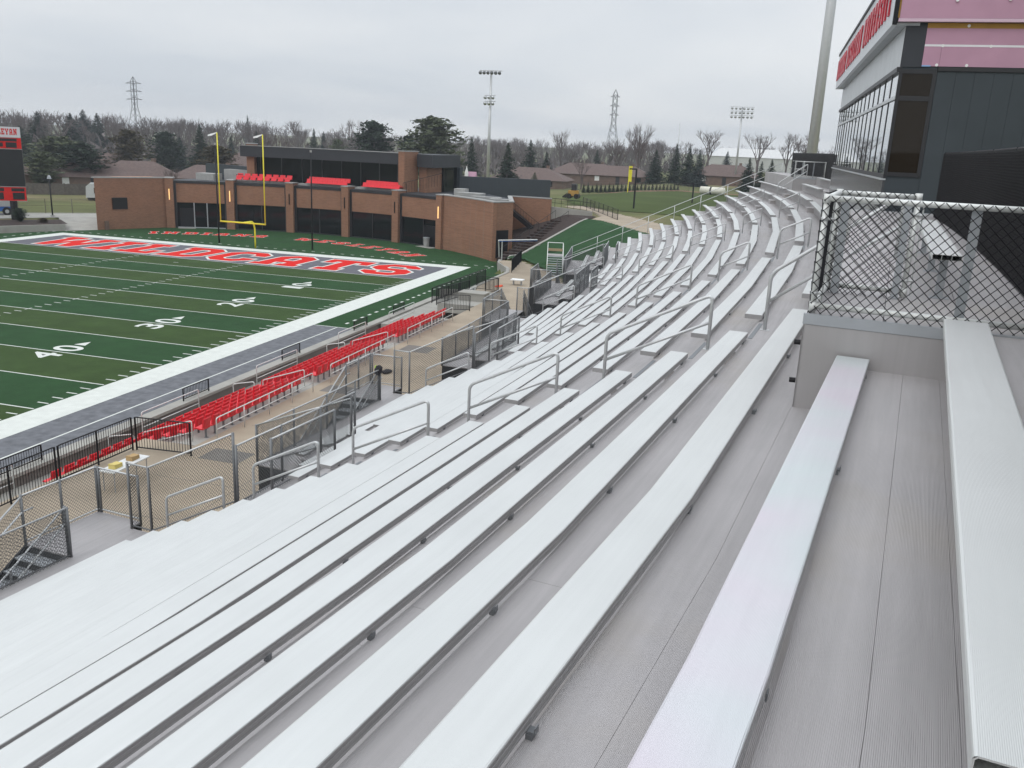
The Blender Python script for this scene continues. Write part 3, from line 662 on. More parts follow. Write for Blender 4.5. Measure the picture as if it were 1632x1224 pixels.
nt3.links.new(mx3.outputs['Result'],m4.inputs['A']); nt3.links.new(mr.outputs['Result'],m4.inputs['B']); nt3.links.new(m4.outputs['Result'],bb.inputs['Base Color'])
n=nt3.nodes.new('ShaderNodeTexNoise'); n.inputs['Scale'].default_value=40; nt3.links.new(geo.outputs['Position'],n.inputs['Vector']); bp=nt3.nodes.new('ShaderNodeBump'); bp.inputs['Strength'].default_value=.6; bp.inputs['Distance'].default_value=.03
nt3.links.new(n.outputs['Fac'],bp.inputs['Height']); nt3.links.new(bp.outputs['Normal'],bb.inputs['Normal'])
t=MB(); pts=[(-55.2,-100),(5.45,-100),(5.45,-9.0),(8.32,-9.0),(8.32,2.8),(7.6,5.4),(5.2,10.2),(4.5,13.5),(4.2,16.0)]
for i in range(25):
    a=R(50-i*4.0); pts.append((B0[0]+38.25*math.sin(a),B0[1]+38.25*math.cos(a)))
pts=[p for p in pts if p[0]>-55.2]; pts.append((-52.2,12.5)); pts.append((-55.2,6.0))
t.poly([(p[0],p[1],.0) for p in pts]); tag(t.build('turf_field',mt),kind='structure')
M['line']=mat('white_turf_paint',(.62,.64,.60),.9,0,.1,var=.06,vscale=2)
M['ez']=mat('grey_turf',(.135,.135,.152),.95,0,.1,var=.12,vscale=2)
M['grunner']=mat('grey_runway_turf',(.152,.157,.170),.95,0,.1,var=.22,vscale=2.2,bump=.4,bscale=5)
M['redturf']=mat('red_turf',(.62,.022,.018),.9,0,.1,var=.08)
# grey end zone and runway
m=MB(); m.poly([(-48.77,0.05,.004),(0,.05,.004),(0,9.144,.004),(-48.77,9.144,.004)]); tag(m.build('end_zone',M['ez']),kind='structure')
m=MB(); m.poly([(1.93,-90,.004),(5.42,-90,.004),(5.42,-22.86,.004),(1.93,-22.86,.004)]); tag(m.build('team_runway',M['grunner']),kind='structure')
L=MB(); zl=.008
def rect(x0,x1,y0,y1,z=zl): L.poly([(x0,y0,z),(x1,y0,z),(x1,y1,z),(x0,y1,z)])
rect(0,1.92,-100,9.144); rect(-50.69,-48.77,-100,9.144); rect(-50.69,1.92,9.144,10.97)
for i in range(0,20): y=-i*5*YD; rect(-48.67,-.1,y-.05,y+.05)
for i in range(1,100):
    if i%5==0: 
        for hx in (-18.29,-30.48): rect(hx-.05,hx+.05,-i*YD-.32,-i*YD-.055); rect(hx-.05,hx+.05,-i*YD+.055,-i*YD+.32)
        continue
    y=-i*YD
    for x0,x1 in ((-.75,-.12),(-18.6,-17.98),(-30.79,-30.17),(-48.65,-48.02)): rect(x0,x1,y-.05,y+.05)
rect(-24.7,-24.1,-3*YD-.05,-3*YD+.05)
rect(3.68,3.78,-90,-22.9); rect(1.93,5.42,-22.94,-22.84)
y=-21.6
while y<13.4: rect(3.62,3.82,y,y+.45); y+=1.22
x=3.3
while x>-53: rect(x-.42,x,12.6,12.78); x-=1.22
y=-40
while y<12: rect(-52.55,-52.35,y,y+.45); y+=1.22
tag(L.build('field_lines',M['line']),kind='structure')
# ---- lettering
GL={'I':([(0,0),(3.6,0),(3.6,1.6),(2.8,1.6),(2.8,6.4),(3.6,6.4),(3.6,8),(0,8),(0,6.4),(.8,6.4),(.8,1.6),(0,1.6)],),
'L':([(0,0),(5.6,0),(5.6,3),(4.1,3),(4.1,1.6),(2.8,1.6),(2.8,6.4),(3.6,6.4),(3.6,8),(0,8),(0,6.4),(.8,6.4),(.8,1.6),(0,1.6)],),
'T':([(1.5,0),(4.9,0),(4.9,1.6),(4.2,1.6),(4.2,6.4),(5,6.4),(5,5.2),(6.4,5.2),(6.4,8),(0,8),(0,5.2),(1.4,5.2),(1.4,6.4),(2.2,6.4),(2.2,1.6),(1.5,1.6)],),
'D':([(0,0),(4.6,0),(6.2,1.6),(6.2,6.4),(4.6,8),(0,8),(0,6.4),(.8,6.4),(.8,1.6),(0,1.6)],[(2.7,1.6),(3.8,1.6),(4.3,2.2),(4.3,5.8),(3.8,6.4),(2.7,6.4)]),
'C':([(1.6,0),(4.6,0),(6.2,1.6),(6.2,3),(4.3,3),(4.3,2.2),(3.8,1.6),(2.5,1.6),(1.9,2.2),(1.9,5.8),(2.5,6.4),(3.8,6.4),(4.3,5.8),(4.3,5),(6.2,5),(6.2,6.4),(4.6,8),(1.6,8),(0,6.4),(0,1.6)],),
'S':([(0,1.6),(1.6,0),(4.6,0),(6.2,1.6),(6.2,3.4),(4.8,4.8),(2.3,4.8),(1.9,5.2),(1.9,6),(2.3,6.4),(3.9,6.4),(4.3,6),(4.3,5.6),(6.2,5.6),(6.2,6.4),(4.6,8),(1.6,8),(0,6.4),(0,4.6),(1.4,3.2),(3.9,3.2),(4.3,2.8),(4.3,2),(3.9,1.6),(2.3,1.6),(1.9,2),(1.9,2.6),(0,2.6)],),
'A':([(0,0),(2.9,0),(2.9,1.4),(2.5,1.4),(2.5,2.4),(4.1,2.4),(4.1,1.4),(3.7,1.4),(3.7,0),(6.6,0),(6.6,1.4),(6,1.4),(6,6.4),(4.4,8),(2.2,8),(.6,6.4),(.6,1.4),(0,1.4)],[(2.5,3.9),(4.1,3.9),(4.1,5.8),(3.6,6.4),(3,6.4),(2.5,5.8)]),
'W':([(1.5,0),(3.3,0),(4.4,3.4),(5.5,0),(7.3,0),(8.2,6.4),(8.8,6.4),(8.8,8),(5.8,8),(5.8,6.4),(6.4,6.4),(6.05,3.2),(4.9,6.6),(3.9,6.6),(2.75,3.2),(2.4,6.4),(3,6.4),(3,8),(0,8),(0,6.4),(.6,6.4)],),
'N':([(0,0),(3,0),(3,1.6),(2.5,1.6),(2.5,4.6),(4.7,0),(6.4,0),(6.4,6.4),(7,6.4),(7,8),(4.2,8),(4.2,6.4),(4.7,6.4),(4.7,3.6),(2.4,8),(0,8),(0,6.4),(.7,6.4),(.7,1.6),(0,1.6)],),
'E':([(0,0),(6,0),(6,2.8),(4.4,2.8),(4.4,1.6),(2.7,1.6),(2.7,3.2),(4,3.2),(4,4.8),(2.7,4.8),(2.7,6.4),(4.4,6.4),(4.4,5.2),(6,5.2),(6,8),(0,8),(0,6.4),(.8,6.4),(.8,1.6),(0,1.6)],),
'Y':([(2,0),(5,0),(5,1.6),(4.4,1.6),(4.4,3),(6.4,6.4),(7,6.4),(7,8),(4.2,8),(4.2,6.4),(4.5,6.4),(3.5,4.6),(2.5,6.4),(2.8,6.4),(2.8,8),(0,8),(0,6.4),(.6,6.4),(2.6,3),(2.6,1.6),(2,1.6)],),
'U':([(1.9,0),(4.7,0),(6,1.4),(6,6.4),(6.6,6.4),(6.6,8),(3.8,8),(3.8,6.4),(4.2,6.4),(4.2,2.2),(3.8,1.6),(2.8,1.6),(2.4,2.2),(2.4,6.4),(2.8,6.4),(2.8,8),(0,8),(0,6.4),(.6,6.4),(.6,1.4)],),
'V':([(2.6,0),(4.4,0),(6.4,6.4),(7,6.4),(7,8),(4.2,8),(4.2,6.4),(4.6,6.4),(3.5,2.6),(2.4,6.4),(2.8,6.4),(2.8,8),(0,8),(0,6.4),(.6,6.4)],),
'R':([(0,0),(3.1,0),(3.1,1.6),(2.7,1.6),(2.7,3),(3.3,3),(4.2,0),(6.6,0),(6.6,1.6),(5.6,1.6),(5,3.4),(6,4.4),(6,6.8),(4.8,8),(0,8),(0,6.4),(.8,6.4),(.8,1.6),(0,1.6)],[(2.7,4.6),(3.8,4.6),(4.2,5),(4.2,6),(3.8,6.4),(2.7,6.4)])}
def gw(ch): return max(p[0] for p in GL[ch][0])
def glyph(ch,off=0.0,ext=0.0):
    cu=bpy.data.curves.new('glyph','CURVE'); cu.dimensions='2D'; cu.fill_mode='BOTH'; cu.offset=off; cu.extrude=ext
    for ring in GL[ch]:
        sp=cu.splines.new('POLY'); sp.points.add(len(ring)-1); sp.use_cyclic_u=True
        for i,p in enumerate(ring): sp.points[i].co=(p[0],p[1],0,1)
    o=bpy.data.objects.new('glyph',cu); COL.objects.link(o); dg=bpy.context.evaluated_depsgraph_get(); me=bpy.data.meshes.new_from_object(o.evaluated_get(dg)); bpy.data.objects.remove(o); bpy.data.curves.remove(cu)
    v=[tuple(x.co) for x in me.vertices]; f=[tuple(p.vertices) for p in me.polygons]; bpy.data.meshes.remove(me); return v,f
def letters(mb,ch,fn,off=0.0,ext=0.0):
    v,f=glyph(ch,off,ext); n=len(mb.v); mb.v+=[fn(p) for p in v]; mb.f+=[tuple(n+i for i in q) for q in f]; mb.mi+=[mb.m]*len(f)
def textmesh(s,size=1.0,off=0.0):
    cu=bpy.data.curves.new('txt','FONT'); cu.body=s; cu.size=size; cu.offset=off; o=bpy.data.objects.new('txt',cu); COL.objects.link(o)
    dg=bpy.context.evaluated_depsgraph_get(); me=bpy.data.meshes.new_from_object(o.evaluated_get(dg)); bpy.data.objects.remove(o); bpy.data.curves.remove(cu)
    v=[tuple(x.co) for x in me.vertices]; f=[tuple(p.vertices) for p in me.polygons]; bpy.data.meshes.remove(me); return v,f
# WILDCATS: baseline on the goal-line side, reading from the far sideline to the near one
word='WILDCATS'; x=-46.6; red=MB(); wh=MB(); hgt=7.3; sy=hgt/8; tot=sum(gw(c) for c in word); gap=(44.6-tot*sy*.86)/7; sx=sy*.86
for c in word:
    fn=lambda p,x=x: (x+p[0]*sx,1.0+p[1]*sy,.016)
    fw=lambda p,x=x: (x+p[0]*sx,1.0+p[1]*sy,.012)
    letters(wh,c,fw,off=.30); letters(red,c,fn); x+=gw(c)*sx+gap
tag(wh.build('end_zone_letter_border',M['line']),kind='structure'); tag(red.build('end_zone_letters',M['redturf']),kind='structure')
red=MB(); wh=MB(); sc=2.55/8
def arcword(word,a0,a1):
    tot=sum(gw(c) for c in word); span=(a1-a0); rr=30.3
    free=span*R(1)*rr-tot*sc*.84; g_=free/(len(word)-1); s=0
    for c in word:
        w=gw(c)*sc*.84; am=a0+math.degrees((s+w/2)/rr); ca,sa=math.cos(R(am)),math.sin(R(am))
        def fn(p,z=.012,ca=ca,sa=sa,w=w):
            tx=p[0]*sc*.84-w/2; ry=rr+p[1]*sc
            return (B0[0]+sa*ry+ca*tx,B0[1]+ca*ry-sa*tx,z)
        letters(wh,c,lambda p: fn(p,.004),off=.26); letters(red,c,lambda p: fn(p,.008)); s+=w+g_
arcword('INDIANA',-33.6,-6.8); arcword('WESLEYAN',.6,38.3)
tag(wh.build('arc_letter_border',M['line']),kind='structure'); tag(red.build('arc_letters',M['redturf']),kind='structure')
nb=MB()
for yd in (10,20,30,40):
    for ch,side in ((str(yd)[0],-1),('0',1)):
        v,f=textmesh(ch,1.0,.018); x0=min(p[0] for p in v); x1=max(p[0] for p in v); y0=min(p[1] for p in v); y1=max(p[1] for p in v)
        w=1.25 if ch!='1' else .75; yb=-yd*YD+(.30 if side>0 else -.30-w); n=len(nb.v)
        nb.v+=[(-6.4-(p[1]-y0)/(y1-y0)*1.83, yb+(p[0]-x0)/(x1-x0)*w, .0085) for p in v]; nb.f+=[tuple(n+i for i in q) for q in f]; nb.mi+=[0]*len(f)
    yb=-yd*YD+1.85; nb.poly([(-6.95,yb,.0085),(-7.75,yb,.0085),(-7.35,yb+.95,.0085)])
tag(nb.build('yard_numbers',M['line']),kind='structure')
# ------------------------------------------------------------------ concourse, pit and red seats
c=MB()
ZC=1.0
def slab(m,x0,x1,y0,y1,z0,z1): m.box(x0,x1,y0,y1,z0,z1)
slab(c,11.3,31,-84,-9.0,.6,ZC); c.prism([(8.3,-8.999),(31,-8.999),(31,11.2),(5.4,11.2),(5.25,10.2),(7.6,5.4),(8.3,2.8)],.6,ZC-.003)
tag(c.build('concourse_walk',M['concrete']),kind='structure')
p=MB(); slab(p,5.46,11.3,-84,-9.01,-.7,-.3); 
for k in range(5): slab(p,7.4+.78*k,11.296,-49.4,-21.0,-.3+.26*k+.001,-.3+.26*(k+1))
slab(p,7.4,8.2,-58,-49.41,-.3+.001,-.04); slab(p,8.2,8.98,-58,-49.41,-.299,.22)
tag(p.build('seating_steps',M['conc_grey']),kind='structure')
p=MB(); slab(p,9.0,11.29,-60,-49.42,.3,ZC-.006); tag(p.build('viewing_pad',M['concrete']),kind='structure')
p=MB(); slab(p,8.3,11.299,-15.5,-9.001,.3,ZC-.004); slab(p,6.1,8.29,-20.9,-9.3,-.29,.15); tag(p.build('side_landing',M['conc_grey']),kind='structure')
cw=thing('field_wall','low concrete wall with pale cap between the field and the red seats','wall',(5.8,-45,0))
m=MB(); m.box(5.5,5.95,-84,-9.0,-.6,.12); m.build('wall_body',M['conc_dark'],cw)
m=MB(); m.box(5.44,6.05,-84,-9.0,.123,.26); m.build('cap',M['conc_grey'],cw)
jt=MB(); yy=-83.0
while yy<-10: jt.poly([(11.9,yy,ZC+.0025),(19.5,yy,ZC+.0025),(19.5,yy+.025,ZC+.0025),(11.9,yy+.025,ZC+.0025)]); yy+=3.05
yy=-8.5
while yy<10: jt.poly([(8.6,yy,ZC+.0015),(14,yy,ZC+.0015),(14,yy+.025,ZC+.0015),(8.6,yy+.025,ZC+.0015)]); yy+=3.05
jt.poly([(15.2,-83,ZC+.0025),(15.225,-83,ZC+.0025),(15.225,-9.1,ZC+.0025),(15.2,-9.1,ZC+.0025)])
tag(jt.build('paving_joint',M['conc_dark']),kind='structure')
pav=MB()
for y0,y1,x0,x1 in ((-40.6,-39.4,11.9,13.6),(-31.2,-29.6,11.9,13.7),(-50.5,-49.3,12.2,13.9)): pav.poly([(x0,y0,ZC+.004),(x1,y0,ZC+.004),(x1,y1,ZC+.004),(x0,y1,ZC+.004)])
tag(pav.build('drain_paving',M['conc_dark']),kind='structure')
# seat prototype: faces the field (-X)
SEATN=0
def seatproto(loc):
    o=thing('stadium_seat','red seat','seat',loc,'red plastic stadium seats by the field')
    def ss(pts,y0,y1,th):
        m=MB(); f=[(lambda p,y=y:(p[0],y,p[1])) for y in (y0,y0+.03,(y0+y1)/2,y1-.03,y1)]
        up=[(q[0],q[1]) for q in pts]; lo=[(q[0]+.0,q[1]-th) for q in reversed(pts)]
        m.sweep(up+lo,f); return m
    ss([(-.24,.43),(-.21,.445),(0,.415),(.16,.43)],-.235,.235,.05).build('seat_pan',M['red'],o,local=True)
    m=MB(); prof=[(.14,.44),(.175,.44),(.25,.83),(.225,.86),(.195,.83)]
    m.sweep(prof,[(lambda p,y=y,dx=dx:(p[0]+dx,y,p[1])) for y,dx in ((-.235,-.03),(-.15,0),(.15,0),(.235,-.03))]); m.build('backrest',M['red'],o,local=True)
    m=MB(); m.box(.08,.14,-.03,.03,.02,.40); m.box(.05,.2,-.06,.06,.0,.02); m.build('pedestal',M['bracket'],o,local=True)
    return o
proto=None
BL=[(-48.4,-41.2,'nearest the table'),(-39.2,-31.5,'middle of the three'),(-29.3,-21.7,'farthest away')]
for k in range(5):
    for (y0,y1,bt) in BL+([(-53.0,-49.2,'by the gate panel')] if k<2 else []):
        n=int((y1-y0)/.56)+1
        for i in range(n):
            y=y0+(y1-y0)*i/(n-1); lc=(7.4+.78*k+.47,y,-.3+.26*(k+1))
            lb=f'red seat, {ORD[i+1]} along {ORD[k+1]} row from the field wall, block {bt}'
            if proto is None: proto=seatproto(lc); proto['label']=lb
            else: copy_tree(proto,lc,0,lb)
def loop(p0,p1,h,label,group,mats=None,r=.024,mid=.5,name='guard_rail',cat='railing',posts=0):
    o=thing(name,label,cat,p0,group); mt_=mats or M['pipe']; p0=Vector(p0); p1=Vector(p1); up=Vector((0,0,h))
    m=MB(); m.tube(rounded([p0,p0+up,p1+up,p1],.1,4),r,7); m.build('rail_loop',mt_,o,smooth=True)
    m=MB(); m.tube([p0+up*mid,p1+up*mid],r*.85,7); m.build('mid_rail',mt_,o,smooth=True)
    for i in range(posts):
        q=p0.lerp(p1,(i+1)/(posts+1)); m=MB(); m.tube([q,q+up],r*.9,7); m.build('post',mt_,o,smooth=True)
    return o
for i,(y0,y1) in enumerate(((-48.6,-40.9),(-39.1,-31.3),(-29.4,-21.6))):
    loop((11.75,y0,ZC),(11.75,y1,ZC),.95,f'silver guard rail on the concourse edge behind the red seats, block {BL[i][2]}','guard rails behind the red seats',posts=3)
for i,y in enumerate((-49.0,-40.2,-30.4)):
    t_=('nearest the table','between near and middle red blocks','between middle and far red blocks')[i]
    loop((10.9,y,.9),(8.6,y,.1),.95,f'silver stair rail among red seats, {t_}','stair rails among the red seats')
    loop((8.1,y,-.04),(6.9,y,-.3),.95,f'silver lower stair rail down to the field wall, {t_}','stair rails among the red seats')
for i,(y0,y1) in enumerate(((-57,-53.5),(-46.6,-42.6),(-37.6,-33.4),(-28.3,-24.4),(-20.6,-16.0))):
    loop((6.6,y0,-.3),(6.6,y1,-.3),1.25,f'pale guard rail at the foot of the field wall, {ORD[i+1]} from the left','guard rails at the foot of the field wall',mid=.45)
# black picket fences and small barriers
def picket(p0,p1,h,label,group=None,bars=.115,name='picket_fence',cat='fence',r=.024,rail=.026,posts=2.0):
    o=thing(name,label,cat,p0,group); p0=Vector(p0); p1=Vector(p1); d=p1-p0; n=max(2,round(d.length/bars)); m=MB()
    for i in range(1,n):
        q=p0+d*(i/n); m.tube([q+Vector((0,0,.12)),q+Vector((0,0,h-.02))],r*.55,4)
    m.build('picket',M['black'],o)['kind']='stuff'
    m=MB(); m.tube(rounded([p0+Vector((0,0,.1)),p0+Vector((0,0,h)),p1+Vector((0,0,h)),p1+Vector((0,0,.1)),p0+Vector((0,0,.1))],.08,3),rail,6); m.build('frame_rail',M['black'],o)
    k=max(1,round(d.length/posts))
    for i in range(k+1):
        q=p0+d*(i/k); m=MB(); m.tube([q,q+Vector((0,0,h))],r*1.5,5); m.build('post',M['black'],o)
    return o
for i,y in enumerate((-52.3,-41.6,-32.6,-23.4,-16.9)):
    picket((5.75,y-1.0,.26),(5.75,y+1.0,.26),.62,f'short black barrier standing on the cap of the field wall, {ORD[i+1]} from the left','short black barriers on the field wall',name='short_barrier',cat='barrier',posts=2.0)
picket((9.6,-50.6,ZC),(11.85,-50.4,ZC),1.3,'black picket gate panel at the right of the white table')
picket((9.4,-54.2,ZC),(9.5,-50.7,ZC),1.3,'black picket fence behind the white table, along the low red seats')
picket((9.4,-66,ZC),(9.4,-54.35,ZC),1.3,'black picket fence at the left edge, beside the near access stair')
picket((8.0,-15.9,ZC),(8.36,-4.0,ZC+.05),1.15,'black picket fence along the turf past the last red seats')
picket((8.6,-16.5,ZC),(9.3,-11.0,ZC),1.2,'second black picket fence close to the concourse, past the red seats')
picket((9.9,-18.2,ZC),(11.6,-17.6,ZC),1.15,'open black gate leaf beside the last red seats',name='picket_gate',cat='gate')
picket((8.9,-8.1,ZC),(10.9,-8.4,ZC),1.15,'black gate panel crosswise on the concourse, near the goal corner')
picket((10.3,-10.0,ZC),(10.95,-8.5,ZC),1.15,'black fence panel at right of the crosswise gate on the concourse')
picket((8.7,3.0,ZC),(7.5,10.6,ZC),1.3,'black solid picket fence at the foot of the turf bank',bars=.06)
picket((9.9,12.4,ZC),(15.5,12.6,ZC),1.2,'thin black fence in front of the dark turf bank')
o=thing('low_kerb_wall','low concrete kerb wall bordering the turf corner below the brick building','wall',(7,2,0))

def wl(a,b,za,zb,w=.32):
    m=MB(); a=Vector(a); b=Vector(b); d=(b-a).normalized(); n=Vector((-d.y,d.x))*w/2; q=[a-n,b-n,b+n,a+n]; m.hexa([(p.x,p.y,-.2) for p in q],[(q[0].x,q[0].y,za),(q[1].x,q[1].y,zb),(q[2].x,q[2].y,zb),(q[3].x,q[3].y,za)]); m.build('wall_body',M['conc_grey'],o)
wl((6.06,-9.0),(8.2,-9.0),.9,1.04); wl((8.36,-9.2),(8.36,2.8),1.05,1.06); wl((8.34,2.85),(7.62,5.45),1.055,1.05); wl((7.58,5.5),(5.2,10.3),1.045,.9); wl((5.16,10.35),(4.3,13.6),.89,.75)
# clutter on the concourse
o=thing('folding_table','white folding table on the concourse beside the black picket fence','table',(11.5,-53.5,ZC))
m=MB(); m.box(11.2,11.8,-54.4,-52.6,ZC+.70,ZC+.74); m.build('table_top',M['table'],o)
for x in (11.28,11.72):
    for y in (-54.3,-52.7): m=MB(); m.tube([(x,y,ZC),(x,y,ZC+.70)],.018,6); m.build('leg',M['plate'],o)
for nm,y,mm,lb in (('carton',-53.95,'yellowbox','yellow box on the white folding table'),('carton',-53.1,'cardboard','brown cardboard box on the white folding table')):
    o=thing(nm,lb,'box',(11.5,y,ZC+.74)); m=MB(); m.box(11.37,11.63,y-.19,y+.19,ZC+.742,ZC+.88); m.build('box_body',M[mm],o); m=MB(); m.hexa([(11.37,y-.19,ZC+.881),(11.63,y-.19,ZC+.881),(11.63,y-.03,ZC+.881),(11.37,y-.03,ZC+.881)],[(11.37,y-.2,ZC+.91),(11.63,y-.2,ZC+.91),(11.63,y-.03,ZC+.886),(11.37,y-.03,ZC+.886)]); m.build('flap',M[mm],o)
# jacket hung over a landing post of the second stair
def rag(name,lab,cat,c,sx_,sy_,sz_,mm,seed):
    rnd=random.Random(seed); o=thing(name,lab,cat,c); m=MB(); N,Kk=12,7
    for i in range(Kk):
        ph=math.pi*(i/(Kk-1)-.5)
        for j in range(N):
            th=2*math.pi*j/N; w=1+rnd.uniform(-.18,.18); m.v.append((c[0]+sx_*math.cos(ph)*math.cos(th)*w,c[1]+sy_*math.cos(ph)*math.sin(th)*w,c[2]+sz_*math.sin(ph)*w))
    for i in range(Kk-1):
        for j in range(N): m.f.append((i*N+j,i*N+(j+1)%N,(i+1)*N+(j+1)%N,(i+1)*N+j)); m.mi.append(0)
    m.build('cloth',mm,o,smooth=True); return o
pA=P(190.39,LAND['B'][0],ZF+1.02)
j=rag('hung_jacket','dark jacket with lime green sleeve hung on the second stair landing fence','jacket',pA,.12,.22,.16,M['cloth'],3)
m=MB(); m.tube([(pA[0]-.1,pA[1]+.08,pA[2]+.08),(pA[0]-.16,pA[1]+.17,pA[2]+.06),(pA[0]-.18,pA[1]+.22,pA[2]-.06)],.06,7,.05); m.build('sleeve',M['hivis'],j,smooth=True)
rag('dropped_bag','flat dark bag lying on the concourse beyond the second stair landing','bag',(13.4,-36.1,ZC+.08),.25,.40,.08,M['cloth'],5)
rag('orange_cloth','small orange cloth lying on the concourse near the corner gates','cloth',(10.1,-5.5,ZC+.02),.3,.8,.02,M['orange'],9)
o=thing('white_block','white plastic block barrier beside the crosswise gate near the turf corner','barrier',(11.3,-4,ZC)); m=MB(); m.box(10.75,11.85,-4.4,-3.6,ZC+.42,ZC+.50); m.build('top',M['white'],o)
for x in (10.9,11.6): m=MB(); m.box(x,x+.1,-4.1,-3.9,ZC,ZC+.419); m.build('leg',M['plate'],o)
o=thing('leaning_board','white board leaning behind the black fences past the red seats','board',(9.0,-9.5,ZC)); m=MB(); m.hexa([(9.3,-11.6,ZC),(9.34,-11.6,ZC),(9.34,-9.8,ZC),(9.3,-9.8,ZC)],[(9.5,-11.6,ZC+.6),(9.54,-11.6,ZC+.6),(9.54,-9.8,ZC+.6),(9.5,-9.8,ZC+.6)]); m.build('board',M['white'],o); m=MB(); m.box(9.56,9.6,-10.9,-10.7,ZC,ZC+.55); m.build('prop',M['plate'],o)
o=thing('concrete_planter','square concrete block between the corner gates and the concourse','block',(9.2,-10,ZC)); m=MB(); m.box(9.3,11.4,-13.6,-12.3,ZC,ZC+.55); m.build('block_body',M['conc_grey'],o); m=MB(); m.box(9.25,11.45,-13.65,-12.25,ZC+.553,ZC+.62); m.build('cap',M['conc_grey'],o)

o=thing('bank_access_stair','short silver stair with white rails at the foot of the turf bank','stair',(12.7,4,1)); ax=Vector((-.24,.97)); sx2=Vector((.97,.24)); b0=Vector((13.0,2.6))
for i in range(9):
    c=b0+ax*(.28*i); m=MB(); m.obox((c.x,c.y),(sx2.x,sx2.y),.72,.14,1.0+.18*(i+1)-.05,1.0+.18*(i+1)); m.build('step',M['plate'],o)
c=b0+ax*3.2; m=MB(); m.obox((c.x,c.y),(sx2.x,sx2.y),.75,.75,2.62,2.68); m.build('platform',M['tread'],o)
c=b0+ax*3.9; m=MB(); m.obox((c.x,c.y),(sx2.x,sx2.y),.75,.03,2.95,3.2); m.build('toe_plank',mat('raw_plank',(.36,.27,.16),.8),o)
for s_ in (-1,1):
    a=b0+sx2*(.74*s_); e=b0+ax*2.5+sx2*(.74*s_); f=b0+ax*3.95+sx2*(.74*s_)
    m=MB(); m.tube([(a.x,a.y,1.0),(a.x,a.y,2.1),(e.x,e.y,3.75),(f.x,f.y,3.75),(f.x,f.y,1.2)],.035,7); m.tube([(a.x,a.y,1.55),(e.x,e.y,3.2),(f.x,f.y,3.2)],.028,6); m.build('handrail',M['pipe'],o)
    m=MB(); m.tube([(e.x,e.y,3.75),(e.x,e.y,1.2)],.035,7); m.build('post',M['pipe'],o)
e=b0+ax*3.95-sx2*.74; f=b0+ax*3.95+sx2*.74; m=MB(); m.tube([(e.x,e.y,3.75),(f.x,f.y,3.75)],.035,7); m.build('end_rail',M['pipe'],o)
# ------------------------------------------------------------------ press box
XW=34.3; YN,YF=-53.0,-31.5
pb=thing('press_box','dark slate press box with long glass front and red roof lettering above the stand','building',(36,-42,4.5))
m=MB(); m.box(XW+.06,41.5,YN+.012,YF,4.4,17.3); m.build('core_wall',M['slate'],pb)
m=MB(); m.box(XW,XW+.059,YN+.0,YF,10.0,12.40)
m.build('base_panel',M['darkpan'],pb)
m=MB(); m.box(XW-.05,XW+.06,YN-.02,YF,12.402,12.44); m.build('sill',M['metalpan'],pb)
y=YN; NP=15; w=(YF-YN)/NP
for i in range(NP):
    y0=YN+w*i+.035; y1=YN+w*(i+1)-.035
    for z0,z1 in ((12.55,14.28),(14.40,14.93)):
        q=thing  # keep names short
        m=MB(); m.box(XW+.02,XW+.05,y0,y1,z0,z1); pane=m.build('window_pane',M['pglass'],pb)
fr=MB()
for i in range(NP+1):
    yy=YN+w*i; fr.box(XW+.004,XW+.055,yy-.033,yy+.033,12.551,14.929)
fr.box(XW-.0,XW+.055,YN-.03,YF,12.442,12.549)
fr.build('mullion',M['frame'],pb)
m=MB(); m.box(XW-.02,XW+.056,YN-.02,YF,14.30,14.38); m.build('transom',M['metalpan'],pb)
m=MB(); m.box(XW-.06,XW+.056,YN-.03,YF,14.931,15.04); m.build('head_frame',M['frame'],pb)
m=MB(); n=18; ww=(YF-YN)/n
for i in range(n): m.box(XW,XW+.055,YN+ww*i+.006,YN+ww*(i+1)-.006,15.041,15.95)
m.build('metal_panel',M['metalpan'],pb)
# side facing the camera
m=MB(); m.box(XW+.08,35.05,YN-.008,YN+.011,12.60,14.28); m.box(XW+.08,35.05,YN-.008,YN+.011,14.39,14.90); m.build('side_window',M['bglass'],pb)
m=MB()
for b in ((XW+.0,XW+.08,12.5,15.0),(35.05,35.14,12.5,15.0),(XW+.081,35.049,12.5,12.6),(XW+.081,35.049,14.28,14.39),(XW+.081,35.049,14.9,15.0)): m.box(b[0],b[1],YN-.02,YN+.0115,b[2],b[3])
m.build('side_window_frame',M['frame'],pb)
m=MB(); m.box(XW+.55,XW+.58,YN+.0,YN+.011,12.6,14.2); m.build('inner_mullion',M['frame'],pb)
m=MB(); x=35.15
while x<41.4: m.box(x,min(x+.405,41.5),YN-.004,YN+.0118,11.0,14.96); x+=.41
m.build('slate_sheet',M['slate'],pb)
m=MB(); m.box(35.145,41.5,YN-.035,YN+.011,14.965,15.06); m.build('base_flashing',M['frame'],pb)
m=MB(); m.box(XW+.002,XW+.47,YN-.012,YN+.0115,15.045,15.96); m.build('corner_panel',M['slate2'],pb)
m=MB(); m.box(XW+.475,35.15,YN-.012,YN+.011,15.07,15.51); m.box(35.155,41.5,YN-.0125,YN+.011,15.07,15.51); m.box(XW+.475,41.5,YN-.0115,YN+.011,15.56,15.915); m.build('insulation_board',M['pink'],pb)
m=MB(); m.box(XW+.475,41.5,YN-.016,YN+.0105,15.511,15.558); m.build('seam_tape',M['tape'],pb)
m=MB(); m.box(XW+.475,41.5,YN-.006,YN+.011,15.917,16.03); m.build('sheathing_strip',M['ochre'],pb)
m=MB(); m.box(XW+.475,XW+.67,YN-.03,YN-.012,15.062,15.09); m.build('blue_foam_edge',M['bluef'],pb)
m=MB(); m.box(34.1,41.5,YN-.16,YN-.02,16.04,16.11); m.build('insulation_ledge',M['pinkl'],pb)
